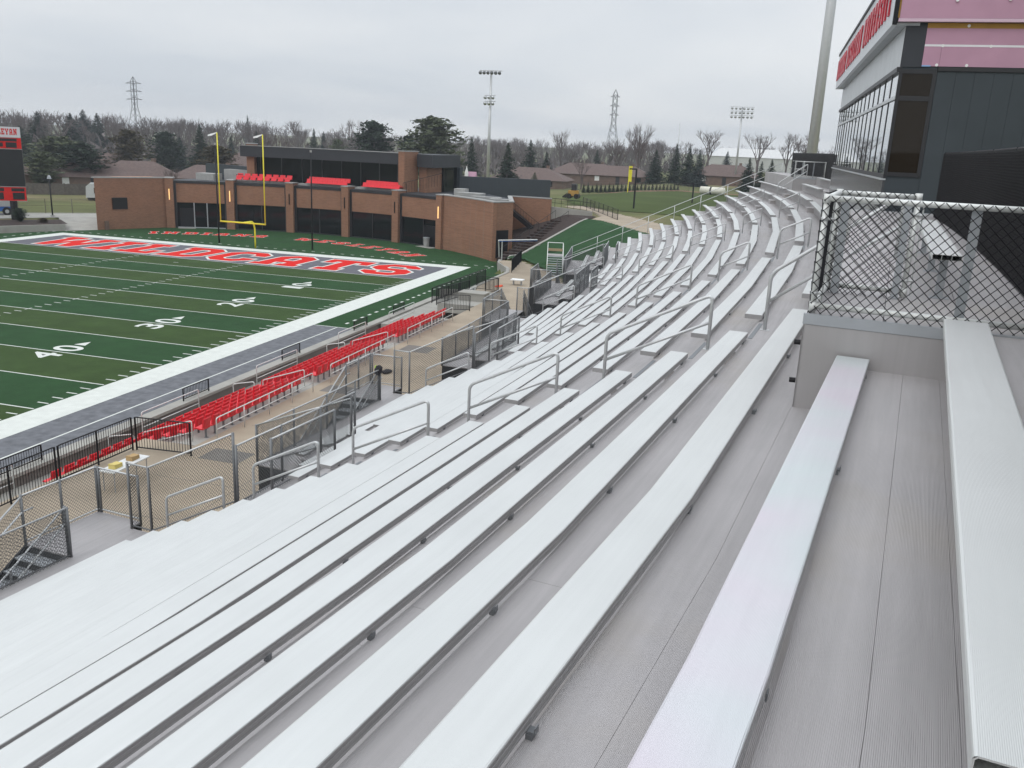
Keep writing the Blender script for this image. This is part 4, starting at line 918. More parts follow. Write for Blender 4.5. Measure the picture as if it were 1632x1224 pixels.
m=MB(); m.box(34.12,37.6,YN-.15,YN-.02,16.115,17.38); m.box(37.606,41.5,YN-.1505,YN-.02,16.115,17.38); m.build('upper_insulation',M['pink'],pb)
m=MB()
for (bx_,bz) in ((35.17,15.53),(36.2,15.53),(35.1,15.1),(35.75,15.1),(37.2,15.53),(35.66,15.97),(35.3,16.5),(36.4,16.52),(37.4,16.5)):
    m.tube([(bx_,YN-.19 if bz>16 else YN-.02,bz),(bx_,YN-.12 if bz>16 else YN-.005,bz)],.035,10)
m.build('fixing_washer',M['white'],pb)
# roof fascia with lettering on the field side
m=MB(); m.box(33.97,34.08,YN-.10,YF+.1,15.96,17.40); m.build('sign_fascia',M['sign'],pb)
m=MB(); m.box(34.081,34.6,YN-.02,YF+.1,15.965,16.03); m.build('soffit',M['plate'],pb)
m=MB(); m.box(33.93,34.12,YN-.14,YF+.14,17.402,17.50); m.box(34.121,41.6,YN-.17,YF+.14,17.40,17.47); m.build('roof_cap',M['black'],pb)
m=MB(); m.box(33.975,34.075,YN-.165,YN-.102,15.97,17.39); m.build('fascia_end_trim',M['black'],pb)
m=MB(); m.box(34.078,34.115,YN-.13,YN-.103,16.12,17.39); m.build('fascia_end_sheathing',M['ochre'],pb)
words='INDIANA WESLEYAN UNIVERSITY'; sc=.84/8; wx_=.078; tot=sum((gw(c) if c!=' ' else 4.5) for c in words)*wx_; gap=(20.6-tot)/(len(words)-1); y=YF-.35
sg=MB()
for c in words:
    if c==' ':
        y-=4.5*wx_+gap; sg.build('sign_word',M['letter'],pb); sg=MB(); continue
    letters(sg,c,lambda p,y=y:(33.965-.022-p[2],y-p[0]*wx_,16.28+p[1]*sc),ext=.02); y-=gw(c)*wx_+gap
sg.build('sign_word',M['letter'],pb)
# ------------------------------------------------------------------ brick building in the bowl's end
BR=38.3
def Q(a,r,z): return (B0[0]+r*math.sin(R(a)),B0[1]+r*math.cos(R(a)),z)
bd=thing('brick_fieldhouse','curved brown brick building with dark glass bays behind the end zone','building',(-25.9,29.5,0))
HB=6.45
def wallseg(m,a0,a1,r0,r1,z0,z1,step=3):
    n=max(1,round(abs(a1-a0)/step)); 
    for i in range(n):
        x0=a0+(a1-a0)*i/n; x1=a0+(a1-a0)*(i+1)/n
        q=[Q(x0,r0,z0),Q(x1,r0,z0),Q(x1,r1,z0),Q(x0,r1,z0)]; m.hexa(q,[(p[0],p[1],z1) for p in q])
PA=[-30.25,-18.5,-6.2,6.1,18.3,30.2]; PW=.78
for i,a in enumerate(PA):
    m=MB(); wallseg(m,a-PW,a+PW,BR-.45,BR+1.2,-.1,HB); m.build('brick_pier',M['brick'],bd)
    m=MB(); wallseg(m,a-PW-.06,a+PW+.06,BR-.50,BR+1.25,HB+.002,HB+.12); m.build('pier_coping',M['coping'],bd)
    lit=i in (0,1,5); q=[Q(a-.07,BR-.55,3.7),Q(a+.07,BR-.55,3.7),Q(a+.07,BR-.452,3.7),Q(a-.07,BR-.452,3.7)]
    m=MB(); m.hexa(q,[(p[0],p[1],5.1) for p in q]); m.build('wall_light',M['lampgold'] if lit else M['black'],bd)
for i in range(5):
    a0,a1=PA[i]+PW+.02,PA[i+1]-PW-.02
    m=MB(); wallseg(m,a0+.45,a1-.45,BR,BR+.3,3.35,5.85); m.build('brick_spandrel',M['brick'],bd)
    m=MB(); wallseg(m,a0,a1,BR-.06,BR+.3,5.855,6.15); wallseg(m,a0,a0+.44,BR-.06,BR+.3,-.1,5.85); wallseg(m,a1-.44,a1,BR-.06,BR+.3,-.1,5.85); m.build('bay_trim',M['frame'],bd)
    m=MB(); wallseg(m,a0+.45,a1-.45,BR+.12,BR+.16,.12,3.30); m.build('bay_glass',M['glass'],bd)
    m=MB()
    for t in ([.5] if i in (1,2,3) else [.35,.62] if i==0 else [.6]): 
        x=a0+.45+(a1-a0-.9)*t; wallseg(m,x-.09,x+.09,BR+.02,BR+.119,.12,3.34)
    wallseg(m,a0+.45,a1-.45,BR+.02,BR+.119,-.05,.119); m.build('glazing_bar',M['plate'] if i in (0,) else M['frame'],bd)
    m=MB(); wallseg(m,a0,a1,BR+.31,BR+.7,-.1,6.10); m.build('bay_back',M['slate2'],bd)
for i,(t0,t1) in ((4,(.62,.97)),(0,(.05,.33))):
    a0,a1=PA[i]+PW+.5,PA[i+1]-PW-.5; m=MB(); x0=a0+(a1-a0)*t0; x1=a0+(a1-a0)*t1; wallseg(m,x0,x1,BR+.05,BR+.11,.0,2.6); m.build('entrance_door',M['black'],bd)
    m=MB(); wallseg(m,x0-.3,x1+.5,BR-1.2,BR,-.05,.03); m.build('door_slab',M['conc_grey'],bd)
# left block: flat brick front with a screen
lc0=Vector((-49.82,15.87)); lc1=Vector(Q(-30.9,BR-.1,0)[:2]); dL=(lc1-lc0).normalized(); nL=Vector((-dL.y,dL.x))
def strip(m,a,b,t0,t1,z0,z1): 
    d=(b-a).normalized(); n=Vector((-d.y,d.x)); q=[a+n*t0,b+n*t0,b+n*t1,a+n*t1]; m.hexa([(p.x,p.y,z0) for p in q],[(p.x,p.y,z1) for p in q])
m=MB(); q=[lc0,lc1,lc1+nL*5.0,lc0+Vector((-.30,.95))*6.0]; m.prism([(p.x,p.y) for p in q],-.1,6.42); m.build('left_brick_block',M['brick'],bd)
m=MB(); strip(m,lc0-dL*.08,lc1,-.06,.5,6.422,6.56); m.build('left_coping',M['coping'],bd)
m=MB(); a=lc0+dL*2.05; strip(m,a,a+dL*1.9,-.12,-.01,2.55,4.0); m.build('wall_screen',M['screen'],bd)
m=MB(); a=lc0+dL*.9; strip(m,a,a+dL*.45,-.35,-.01,0,1.1); m.build('corner_bollard',M['hwall'],bd)
# right block: curved brick wall, door face, long back wall
m=MB(); wallseg(m,31.0,47.5,BR-.1,BR+.35,-.1,6.45,2.5); m.build('right_brick_wall',M['brick'],bd)
e0=Vector(Q(47.5,BR-.1,0)[:2]); e1=Vector((3.85,19.5)); e2=Vector((.5,30.0)); e3=Vector((5.6,29.9))
m=MB(); strip(m,e0,e1,0.02,.4,-.1,6.45); strip(m,e1,e2,.01,.4,-.1,6.44); strip(m,e2,e3,.0,.4,-.1,6.43); m.build('side_brick_wall',M['brick'],bd)
m=MB(); wallseg(m,30.98,47.6,BR-.16,BR+.5,6.452,6.58,2.5); strip(m,e0,e1+Vector((.06,.06)),-.05,.5,6.453,6.575); strip(m,e1,e2,-.05,.5,6.454,6.57); strip(m,e2,e3,-.05,.5,6.433,6.56); m.build('right_coping',M['coping'],bd)
d_=(e1-e0).normalized(); m=MB(); strip(m,e0+d_*.55,e0+d_*2.3,-.05,.015,.3,3.4); m.build('side_door',M['black'],bd)
m=MB(); 
pr=[Q(a,BR+.3,0) for a in (-31,-18,-6,6,18,31,40,47)]+[(3.45,19.9,0),(.35,29.95,0),(-6,38,0),(-26,44,0),(-46,38,0)]
m.prism([(p[0],p[1]) for p in reversed(pr)],6.0,6.2); m.build('flat_roof',M['slate2'],bd)
for (x,y,sx_,sy_,h) in ((-3,24.5,1.6,.8,.75),(-4.6,25.6,.7,.7,1.1),(-.5,22.8,1.8,.5,.5),(1.5,21.8,1.2,.5,.4),(-43,30,1.4,1.0,.9),(-39.5,33,2.2,1.4,1.5)): m=MB(); m.box(x-sx_,x+sx_,y-sy_,y+sy_,6.2,6.2+h); m.build('roof_unit',M['coping'],bd)
# upper club level
m=MB(); wallseg(m,-15.6,16.9,42.0,42.2,6.2,9.6,2.5); m.build('club_glass',M['glass'],bd)
m=MB()
for a in range(-14,17,4): wallseg(m,a-.08,a+.08,41.92,41.99,6.2,9.58)
m.build('club_mullion',M['frame'],bd)
m=MB(); wallseg(m,-17.2,16.3,40.4,47,9.6,11.0,2.5); m.build('club_roof',M['slate2'],bd)
m=MB(); wallseg(m,-17.3,16.35,40.33,40.7,11.002,11.07,2.5); m.build('roof_edge',M['coping'],bd)
for a in (-15.5,17.2):
    m=MB(); wallseg(m,a-.72,a+.72,39.9 if a>0 else 40.9,42.6,6.2,11.25); m.build('club_pier',M['brick'],bd)
    m=MB(); wallseg(m,a-.8,a+.8,39.8 if a>0 else 40.8,42.7,11.252,11.36); m.build('club_pier_cap',M['coping'],bd)
m=MB(); m.prism([(-12.6,30.9),(-10.15,29.95),(-9.6,39.0),(-14.5,38.5)][::-1],9.4,11.0); m.build('entry_canopy',M['slate2'],bd)
m=MB(); m.prism([(-12.6,31.6),(-11.4,31.2),(-10.6,34.6),(-12.6,35)][::-1],6.2,9.398); m.build('entry_brick',M['brick'],bd)
m=MB(); m.prism([(-10.9,34.6),(-10.3,34.6),(-9.75,38.6),(-11,38.8)][::-1],6.2,9.398); m.build('entry_glass',M['glass'],bd)
m=MB(); m.prism([(-9.95,38.3),(-9.3,38.2),(-9.2,38.95),(-9.9,39.0)][::-1],6.2,9.398); m.build('entry_post',M['slate'],bd)
A1=Vector((-8.6,36.2)); A2=Vector((3.2,39.0)); m=MB(); strip(m,A1,A2,0,.4,5.6,8.35); m.build('slate_screen_wall',M['slate'],bd)
m=MB(); n=26
for i in range(n): a=A1+(A2-A1)*(i/n); strip(m,a,a+(A2-A1)*(.03),-.03,-.002,5.6,8.33)
m.build('screen_rib',M['slate'],bd)
l1=Vector((-47,35)); l2=Vector(Q(-16.3,42.3,0)[:2]); m=MB(); strip(m,l1,l2,0,.4,6.1,8.2); m.build('rear_slate_wall',M['slate'],bd)
m=MB(); 
for r_a in ((-16.6,-15.9),): pass
for a in (-17.9,-17.0,-16.7): m.tube([Q(a,40,6.2),Q(a,40,7.2)],.03,5)
m.tube([Q(-17.9,40,7.2),Q(-16.7,40,7.2)],.03,5)
for a in (18.4,18.9,19.3): m.tube([Q(a,39.3,6.2),Q(a,39.3,7.4)],.03,5)
m.tube([Q(18.4,39.3,7.4),Q(27,40.5,9.0)],.03,5)
for i in range(14): a=18.9+i*.6; m.tube([Q(a,39.5+i*.08,6.2+i*.1),Q(a,39.5+i*.08,7.4+i*.11)],.015,4)
m.build('terrace_rail',M['black'],bd)
# terrace seats above the bays (rest on the terrace: things of their own)
for bi,i,tx in ((1,1,'left'),(2,2,'middle'),(3,3,'right')):
    a0,a1=PA[i]+1.4,PA[i+1]-1.2
    if i>1: a0+=2.0
    ns_=8
    for row in range(2):
        for j in range(ns_):
            a=a0+(a1-a0)*j/(ns_-1); r=BR+.75+.75*row; z=6.2+.25*row
            m=MB(); w=.36*57.3/r
            def pc(da,dr,z_): return Q(a+da,r+dr,z_)
            m.sweep([(-.25,.42),(-.2,.46),(.12,.44),(.24,.92),(.30,.92),(.2,.36),(-.2,.36)],[(lambda p,da=da:pc(da,p[0],z+p[1])) for da in (-w,-w*.5,w*.5,w)])
            o=m.build('terrace_seat',M['red'],loc=Q(a,r,z)); tag(o,f'red seat on brick building terrace, {ORD[j+1]} from left in {"front" if row==0 else "rear"} row above {tx} bay','seat','red seats on the brick building terrace')
m=MB()
for i in (1,2,3): wallseg(m,PA[i]+PW,PA[i+1]-PW,BR+1.15,BR+2.4,6.2,6.45)
m.build('seat_riser',M['coping'],bd)
# steps and retaining wall right of it
o=thing('retaining_wall','tall grey concrete retaining wall right of the brick building','wall',(6,30,2)); w0=Vector((4.4,30.1)); w1=Vector((10.6,31.4))
m=MB(); dW=(w1-w0).normalized(); nW=Vector((-dW.y,dW.x))
q=[w0,w1,w1+nW*.4,w0+nW*.4]; m.hexa([(p.x,p.y,-.2) for p in q],[(q[0].x,q[0].y,5.6),(q[1].x,q[1].y,5.15),(q[2].x,q[2].y,5.15),(q[3].x,q[3].y,5.6)]); m.build('wall_body',M['conc_grey'],o)
m=MB()
for i in range(9): p=w0.lerp(w1,i/8); z=5.58-.45*i/8; m.tube([(p.x,p.y+.2,z),(p.x,p.y+.2,z+1.05)],.025,5)
m.tube([(w0.x,w0.y+.2,6.63),(w1.x,w1.y+.2,6.18)],.028,5); m.tube([(w0.x,w0.y+.2,6.1),(w1.x,w1.y+.2,5.65)],.02,5); m.build('handrail',M['black'],o)
o=thing('bank_stair','dark stair with thin black rails climbing beside the brick building to the concrete wall','stair',(5,20,1))
m=MB()
for i in range(16):
    t=i/16; c=Vector((4.9,14)).lerp(Vector((7.3,29)),t); z=.7+3.4*t; m.obox((c.x,c.y),(2.4,15),.55,.9,z-.4,z+.2)
m.build('step',M['mulch'],o)['label']='dark steps of the bank stair'
m=MB()
for off in (-.8,.8):
    a=Vector((4.9+off,14)); b=Vector((7.3+off,29)); m.tube([(a.x,a.y,1.8),(b.x,b.y,5.2)],.03,5)
    for i in range(7): p=a.lerp(b,i/6); z=.8+3.4*i/6; m.tube([(p.x,p.y,z),(p.x,p.y,z+1.0)],.02,4)
m.build('handrail',M['black'],o)
o=thing('wall_stair','black steel stair with mesh rail against the brick side wall','stair',(4.6,24,2)); m=MB(); m.hexa([(1.0,28.7,4.6),(1.0,27.7,4.6),(4.9,27.7,1.9),(4.9,28.7,1.9)],[(1.0,28.7,5.2),(1.0,27.7,5.2),(4.9,27.7,2.5),(4.9,28.7,2.5)]); m.build('stair_flight',M['black'],o)
m=MB()
for i in range(12): t=i/11; x=1.0+3.9*t; y_=27.7; z=5.2-2.7*t; m.tube([(x,y_,z),(x,y_,z+1.0)],.014,4)
m.tube([(1.0,27.7,6.2),(4.9,27.7,3.5)],.025,5); m.build('handrail',M['black'],o)
o=thing('bank_kerb','pale concrete kerb edging the turf bank, rising from the goal corner','kerb',(7,18,1)); m=MB(); n=10
for i in range(n):
    a=Vector((4.75,12.6)).lerp(Vector((11.2,25.2)),i/n); b=Vector((4.75,12.6)).lerp(Vector((11.2,25.2)),(i+1)/n); da=(b-a).normalized(); na=Vector((-da.y,da.x))*.16
    za=ground_h(a.x+.3,a.y-.3)+.02; zb=ground_h(b.x+.3,b.y-.3)+.02; q=[a-na,b-na,b+na,a+na]; m.hexa([(q[0].x,q[0].y,za-.5),(q[1].x,q[1].y,zb-.5),(q[2].x,q[2].y,zb-.5),(q[3].x,q[3].y,za-.5)],[(q[0].x,q[0].y,za+.25),(q[1].x,q[1].y,zb+.25),(q[2].x,q[2].y,zb+.25),(q[3].x,q[3].y,za+.25)])
m.build('kerb_stone',M['conc_grey'],o)
# turf bank, path and practice field laid over the ground
def drape(name,poly,step,mt_,lift):
    m=MB(); x0=min(p[0] for p in poly); x1=max(p[0] for p in poly); y0=min(p[1] for p in poly); y1=max(p[1] for p in poly)
    def ins(x,y):
        c=False; j=len(poly)-1
        for i in range(len(poly)):
            xi,yi=poly[i]; xj,yj=poly[j]
            if (yi>y)!=(yj>y) and x<(xj-xi)*(y-yi)/(yj-yi)+xi: c=not c
            j=i
        return c
    nx=int((x1-x0)/step)+1; ny=int((y1-y0)/step)+1
    for i in range(nx):
        for j in range(ny):
            x=x0+i*step; y=y0+j*step
            if ins(x+step/2,y+step/2): m.quad(*[(a,b,ground_h(a,b)+lift) for a,b in ((x,y),(x+step,y),(x+step,y+step),(x,y+step))])
    return tag(m.build(name,mt_),kind='structure')
drape('turf_bank',[(5.0,12.4),(11.2,25.2),(13,24.5),(20,12.5),(30.5,-4),(30.5,-8.8),(20.2,-8.8),(14.9,0),(11.8,5),(7.4,12.0),(5.2,12.0)],.45,mt,.22)
drape('stair_bed',[(3.6,14.0),(4.6,12.7),(11.0,25.2),(11.2,31),(.8,29.9),(3.9,19.8)],.4,M['mulch'],.16)
drape('footpath',[(3,47),(9,40),(11.3,33),(11.6,27),(13.2,25.2),(20.2,13),(31,0),(36,2),(26,16),(19,28),(13,38),(6,50)],.6,M['concrete'],.06)
M['pfield']=mat('practice_grass',(.060,.082,.024),.95,0,.1,var=.2,vscale=.08)
drape('practice_field',[(3.5,52),(-5,84),(-3,93),(4,100),(12,116),(26,112),(34,98),(38,60),(22,42),(9,46)],1.2,M['pfield'],.07)
drape('warning_track',[(-5,84),(-5,90),(3,103),(12,119.5),(27,115),(26,112),(12,116),(4,100),(-3,93),(-3.5,84)],.8,mat('red_dirt',(.20,.10,.065),1,var=.15),.08)
# ------------------------------------------------------------------ goal post and poles on the field
o=thing('goal_post','yellow football goal post with white wind ribbons behind the end zone','goal post',(-24.5,11.6,0))
gx=-24.4
m=MB(); m.tube(rounded([(gx,11.55,0),(gx,11.55,2.3),(gx,11.2,3.05),(gx,9.3,3.05)],.8,6),.09,8); m.build('gooseneck',M['yellow'],o,smooth=True)
m=MB(); m.tube([(gx-2.87,9.2,3.05),(gx+2.87,9.2,3.05)],.085,8); m.build('crossbar',M['yellow'],o,smooth=True)
for s in (-1,1):
    m=MB(); m.tube([(gx+s*2.82,9.2,3.05),(gx+s*2.82,9.2,12.6)],.062,8); m.build('upright',M['yellow'],o,smooth=True)
    m=MB(); x=gx+s*2.82; m.hexa([(x,9.17,12.55),(x-.55,9.0,12.25),(x-1.0,8.95,12.18),(x-1.0,8.97,12.18)],[(x,9.19,12.65),(x-.55,9.02,12.37),(x-1.0,8.97,12.34),(x-1.0,8.99,12.34)]); m.build('wind_ribbon',M['white'],o)
for (x,y,h,lb) in ((-30.5,13.5,11.2,'tall slim black pole left of the goal post on the end turf'),(-18.6,14.2,10.9,'tall slim black pole right of the goal post on the end turf')):
    o=thing('net_pole',lb,'pole',(x,y,0)); m=MB(); m.tube([(x,y,0),(x,y,h)],.095,8,.07); m.build('shaft',M['black'],o,smooth=True); m=MB(); m.tube([(x,y,h),(x,y,h+.25)],.12,8); m.build('cap',M['coping'],o)
o=thing('soccer_goal','white framed goal with folded net leaning by the corner of the turf bank','goal',(4.8,13.5,.6))
for (a,b) in (((3.9,14.6,.4),(4.7,11.5,3.0)),((4.6,13.2,.5),(5.0,11.8,3.0))): m=MB(); m.tube([a,b],.06,6); m.build('upright',M['white'],o)
m=MB(); m.tube([(4.7,11.5,3.0),(8.0,14.85,3.0)],.06,6); m.build('crossbar',M['white'],o); m=MB(); m.tube([(4.75,11.55,2.88),(8.0,14.9,2.88)],.03,5); m.build('net_roll',M['blue'],o)
o=thing('waste_bin','small grey waste bin in the doorway of the right glass bay','bin',Q(27,BR-.6,0)); m=MB(); p=Q(27,BR-.5,0); m.tube([(p[0],p[1],.03),(p[0],p[1],1.1)],.33,10,.4); m.build('bin_body',M['coping'],o); m=MB(); m.tube([(p[0],p[1],1.1),(p[0],p[1],1.2)],.43,10); m.build('lid',M['plate'],o)
# ------------------------------------------------------------------ left side
o=thing('scoreboard','tall black and red scoreboard on black posts at the left edge','scoreboard',(-60,13,.8))
v0=Vector((-58.5,13.9)); dS=Vector((-.78,-.62)).normalized()
def sb(s0,s1,z0,z1,t0,t1,mm,nm):
    m=MB(); strip(m,v0+dS*s0,v0+dS*s1,t0,t1,z0,z1); return m.build(nm,mm,o)
sb(0,11,3.15,12.2,-.35,-.02,M['frame'],'cabinet')
sb(.0,11,10.9,12.15,-.001,.06,M['sign'],'name_panel'); sb(.0,11,9.55,10.83,-.001,.06,M['redturf'],'upper_score_panel'); sb(.0,11,5.0,9.45,-.001,.05,M['screen'],'video_screen'); sb(.0,11,3.2,4.85,-.001,.06,M['redturf'],'lower_score_panel')
for a,b,z0,z1 in ((.45,2.3,10.4,10.75),(.5,1.7,9.65,10.3),(2.0,2.9,9.75,10.25),(.15,1.6,4.35,4.75),(.2,1.5,3.35,4.2),(2.4,3.8,4.35,4.75),(2.5,3.7,3.35,4.2)): sb(a,b,z0,z1,.061,.075,M['screen'],'digit_window')
for z in (9.49,4.92,10.87,3.17): sb(-.05,11,z-.035,z+.035,-.001,.08,M['coping'],'trim_bar')
m=MB(); yy=.35; sc_=.72/8; nS=Vector((-dS.y,dS.x))
tot=sum(gw(c) for c in 'WESLEYAN')*sc_*.62+7*.07; s_=.35+tot
for c in 'WESLEYAN':
    letters(m,c,lambda p,s0=s_:(lambda q:(q.x,q.y,11.2+p[1]*sc_))(v0+dS*(s0-p[0]*sc_*.62)+nS*(.075)),ext=0); s_-=gw(c)*sc_*.62+.07
m.build('lettering',M['redturf'],o)
for s in (1.3,6.5): 
    m=MB(); p=v0+dS*s; m.box(p.x-.28,p.x+.28,p.y-.6,p.y-.04,0.3,3.2); m.build('post',M['black'],o)
o=thing('bed_wall','low pale concrete wall along the turf below the scoreboard','wall',(-55,9,0)); m=MB(); a=Vector((-60,-2)); b=Vector((-55.6,6)); c_=Vector((-51.9,12.8)); strip(m,a,b,0,.35,-.1,.85); strip(m,b,c_,.005,.35,-.1,.8); m.build('wall_body',M['conc_grey'],o)
bed=MB(); bed.poly([(-51.9,13.2,.82),(-56,6.4,.82),(-60.2,-1.6,.82),(-64,1,.86),(-60,12,.9),(-56,16.5,.86)]); tag(bed.build('planting_bed',M['mulch']),kind='structure')
rm=MB(); rm.hexa([(-52.0,12.7,-.05),(-49.9,15.9,-.05),(-52.5,24,-.05),(-58.2,18.5,-.05)],[(-52.0,12.7,.01),(-49.9,15.9,.01),(-52.5,24,.9),(-58.2,18.5,.9)]); tag(rm.build('access_ramp',M['conc_grey']),kind='structure')
rm=MB(); rm.poly([(-58.2,18.4,.87),(-52.5,24,.87),(-56,30,.87),(-75,12,.87),(-66,6,.87)]); tag(rm.build('paved_apron',M['conc_grey']),kind='structure')
def lamp(x,y,z,h,lb):
    o=thing('path_lamp',lb,'lamp post',(x,y,z)); m=MB(); m.tube([(x,y,z),(x,y,z+h)],.1,8,.075); m.build('shaft',M['black'],o,smooth=True); m=MB(); m.tube([(x,y,z+h),(x,y,z+h+.25),(x,y,z+h+.45)],.3,10,.12); m.build('lamp_head',M['plate'],o); m=MB(); m.tube([(x,y,z-.05),(x,y,z+.2)],.28,10); m.build('footing',M['coping'],o)
lamp(-59.5,18.9,.85,4.9,'black lamp post on the paved apron between scoreboard and brick building')
def wire_fence(p0,p1,h,lb,every,mm):
    o=thing('wire_fence',lb,'fence',p0); p0=Vector(p0); p1=Vector(p1); n=max(1,round((p1-p0).length/every))
    for i in range(n+1): q=p0.lerp(p1,i/n); m=MB(); m.tube([q,q+Vector((0,0,h))],.045,6); m.build('post',mm,o)
    m=MB()
    for zz_ in (h,.55*h,.08): m.tube([p0+Vector((0,0,zz_)),p1+Vector((0,0,zz_))],.02,5)
    m.build('rail',mm,o)
    m=MB(); chain(m,p0,p1,h,.004,.22); m.build('wire_mesh',M['wood'],o)
wire_fence((-80,6,.8),(-54,31,.8),2.0,'thin dark wire fence crossing the lawn behind the scoreboard',3.2,M['wood'])
def board_fence(p0,p1,h,lb):
    o=thing('board_fence',lb,'fence',p0); p0=Vector(p0); p1=Vector(p1); d=p1-p0; n=int(d.length/.16); m=MB()
    for i in range(n):
        a=p0+d*(i/n); b=p0+d*((i+.93)/n); hh=h+.03*math.sin(i*1.7); m.hexa([(a.x,a.y,a.z-.3),(b.x,b.y,b.z-.3),(b.x,b.y+.03,b.z-.3),(a.x,a.y+.03,a.z-.3)],[(a.x,a.y,a.z+hh),(b.x,b.y,b.z+hh),(b.x,b.y+.03,b.z+hh),(a.x,a.y+.03,a.z+hh)])
    m.build('boards',M['wood'],o); k=int(d.length/2.4)
    for i in range(k+1): q=p0+d*(i/k); m=MB(); m.box(q.x-.06,q.x+.06,q.y-.1,q.y-.005,q.z-.3,q.z+h+.1); m.build('post',M['wood'],o)
board_fence((-112,28,.8),(-74,62,.8),1.9,'weathered wooden board fence along the lawn in front of the houses at left')
# boom lift
o=thing('boom_lift','blue telescopic boom lift parked on the lawn under the scoreboard','boom lift',(-66.5,16.5,.8)); ex=Vector((.70,.72)).normalized(); c0=Vector((-66.5,16.5))
def ob(c,h,w,z0,z1,mm,nm): m=MB(); m.obox((c.x,c.y),(ex.x,ex.y),h,w,z0,z1); return m.build(nm,mm,o)
ob(c0,2.0,1.1,1.35,1.9,M['blue'],'chassis'); ob(c0+ex*.4,1.7,1.0,1.95,3.0,M['rv'],'engine_cover')
for sx_ in (-1.4,1.4):
    for sy_ in (-1.1,1.1):
        nE=Vector((-ex.y,ex.x)); c=c0+ex*sx_+nE*sy_; m=MB(); m.tube([(c.x-nE.x*.2,c.y-nE.y*.2,1.35),(c.x+nE.x*.2,c.y+nE.y*.2,1.35)],.55,14); w_=m.build('wheel',M['tyre'],o,smooth=False); m=MB(); m.tube([(c.x-nE.x*.22,c.y-nE.y*.22,1.35),(c.x+nE.x*.22,c.y+nE.y*.22,1.35)],.25,10); m.build('rim',M['rv'],w_)
def slope(a,b,hw,hh,mm,nm):
    a=Vector(a);b=Vector(b); d=(b-a).normalized(); s=d.cross(Vector((0,0,1))).normalized()*hw; u=s.cross(d).normalized()*hh
    m=MB(); m.hexa([a-s-u,a+s-u,a+s+u,a-s+u],[b-s-u,b+s-u,b+s+u,b-s+u]); m.build(nm,mm,o)
pb0=c0+ex*2.0; pb1=c0-ex*5.0
slope((pb0.x,pb0.y,4.0),(pb1.x,pb1.y,1.75),.28,.36,M['blue'],'boom'); pb2=c0-ex*8; slope((pb1.x,pb1.y,1.75),(pb2.x,pb2.y,.95),.2,.24,M['rv'],'boom_extension')
v,f=textmesh('S-60',1.0,.02); m=MB(); nS2=Vector((ex.y,-ex.x)); da=Vector((pb0.x-pb1.x,pb0.y-pb1.y,2.25)).normalized(); ba=Vector((pb1.x,pb1.y,1.75))+da*1.6+Vector((nS2.x,nS2.y,0))*.30
m.v=[tuple(ba+da*p[0]*.75+Vector((0,0,1))*(p[1]*.55-.15)) for p in v]; m.f=f; m.mi=[0]*len(f); m.build('boom_lettering',M['white'],o)
# small white camper van behind the brick building's left corner
o=thing('camper_trailer','small white trailer parked on the lawn at the left corner of the brick building','trailer',(-78,52,.8)); m=MB(); c=Vector((-74.5,45.5)); 
prof=[(-2.3,.5),(2.3,.5),(2.4,1.6),(1.9,2.5),(1.0,2.8),(-1.6,2.8),(-2.2,2.3)]
m.sweep([(p[0],p[1]+.8) for p in prof],[(lambda p,t=t:(c.x+p[0]*.8+t*.6,c.y+p[0]*.6-t*.8,p[1])) for t in (-1.1,1.1)]); m.build('trailer_body',M['rv'],o)
m=MB(); m.box(c.x-.4,c.x+.4,c.y-1.5,c.y-1.2,2.0,2.9); m.build('window',M['glass'],o)
for t in (-.5,.5): m=MB(); m.tube([(c.x-.9+t,c.y-1.3,1.15),(c.x-.9+t,c.y+1.0,1.15)],.35,10); m.build('wheel',M['tyre'],o)
# ------------------------------------------------------------------ light poles and pylons
def floodpole(x,y,z,h,r,banks,lb,head=True):
    o=thing('floodlight_pole',lb,'light pole',(x,y,z)); m=MB(); m.tube([(x,y,z-.5),(x,y,z+h)],r,12,r*.62); m.build('shaft',M['galv'],o,smooth=True)
    for (zz_,wd,n,rows,mm) in banks:
        for rr in range(rows):
            zb=z+zz_-rr*1.05; b=MB(); b.box(x-wd/2,x+wd/2,y-.35,y-.2,zb-.06,zb+.06); b.build('crossarm',M['galv'],o)
            for i in range(n):
                lx=x-wd/2+wd*(i+.5)/n; b=MB(); b.tube([(lx,y-.5,zb-.15),(lx,y-.75,zb-.32),(lx,y-.95,zb-.45)],.16,9,.34); b.build('floodlight',mm,o,smooth=True)
    return o
floodpole(-20.4,84.9,2.6,23.0,.34,[(22.9,4.4,6,1,M['bracket']),(18.6,2.2,3,2,M['lampw'])],'tall grey floodlight pole behind the brick building with dark top bar and lower lamps')
floodpole(21.7,165.9,4.5,20.0,.3,[(19.9,6.0,6,3,M['lampw'])],'distant floodlight pole with three rows of pale round lamps right of the practice field')
floodpole(34.4,1.0,1.0,44.0,.47,[(43.5,6,8,2,M['lampw'])],'huge grey light pole beyond the far end of the stand, left of press box')
floodpole(-8,300,4.5,19,.25,[],'very thin distant grey pole in the woods right of the floodlit field')
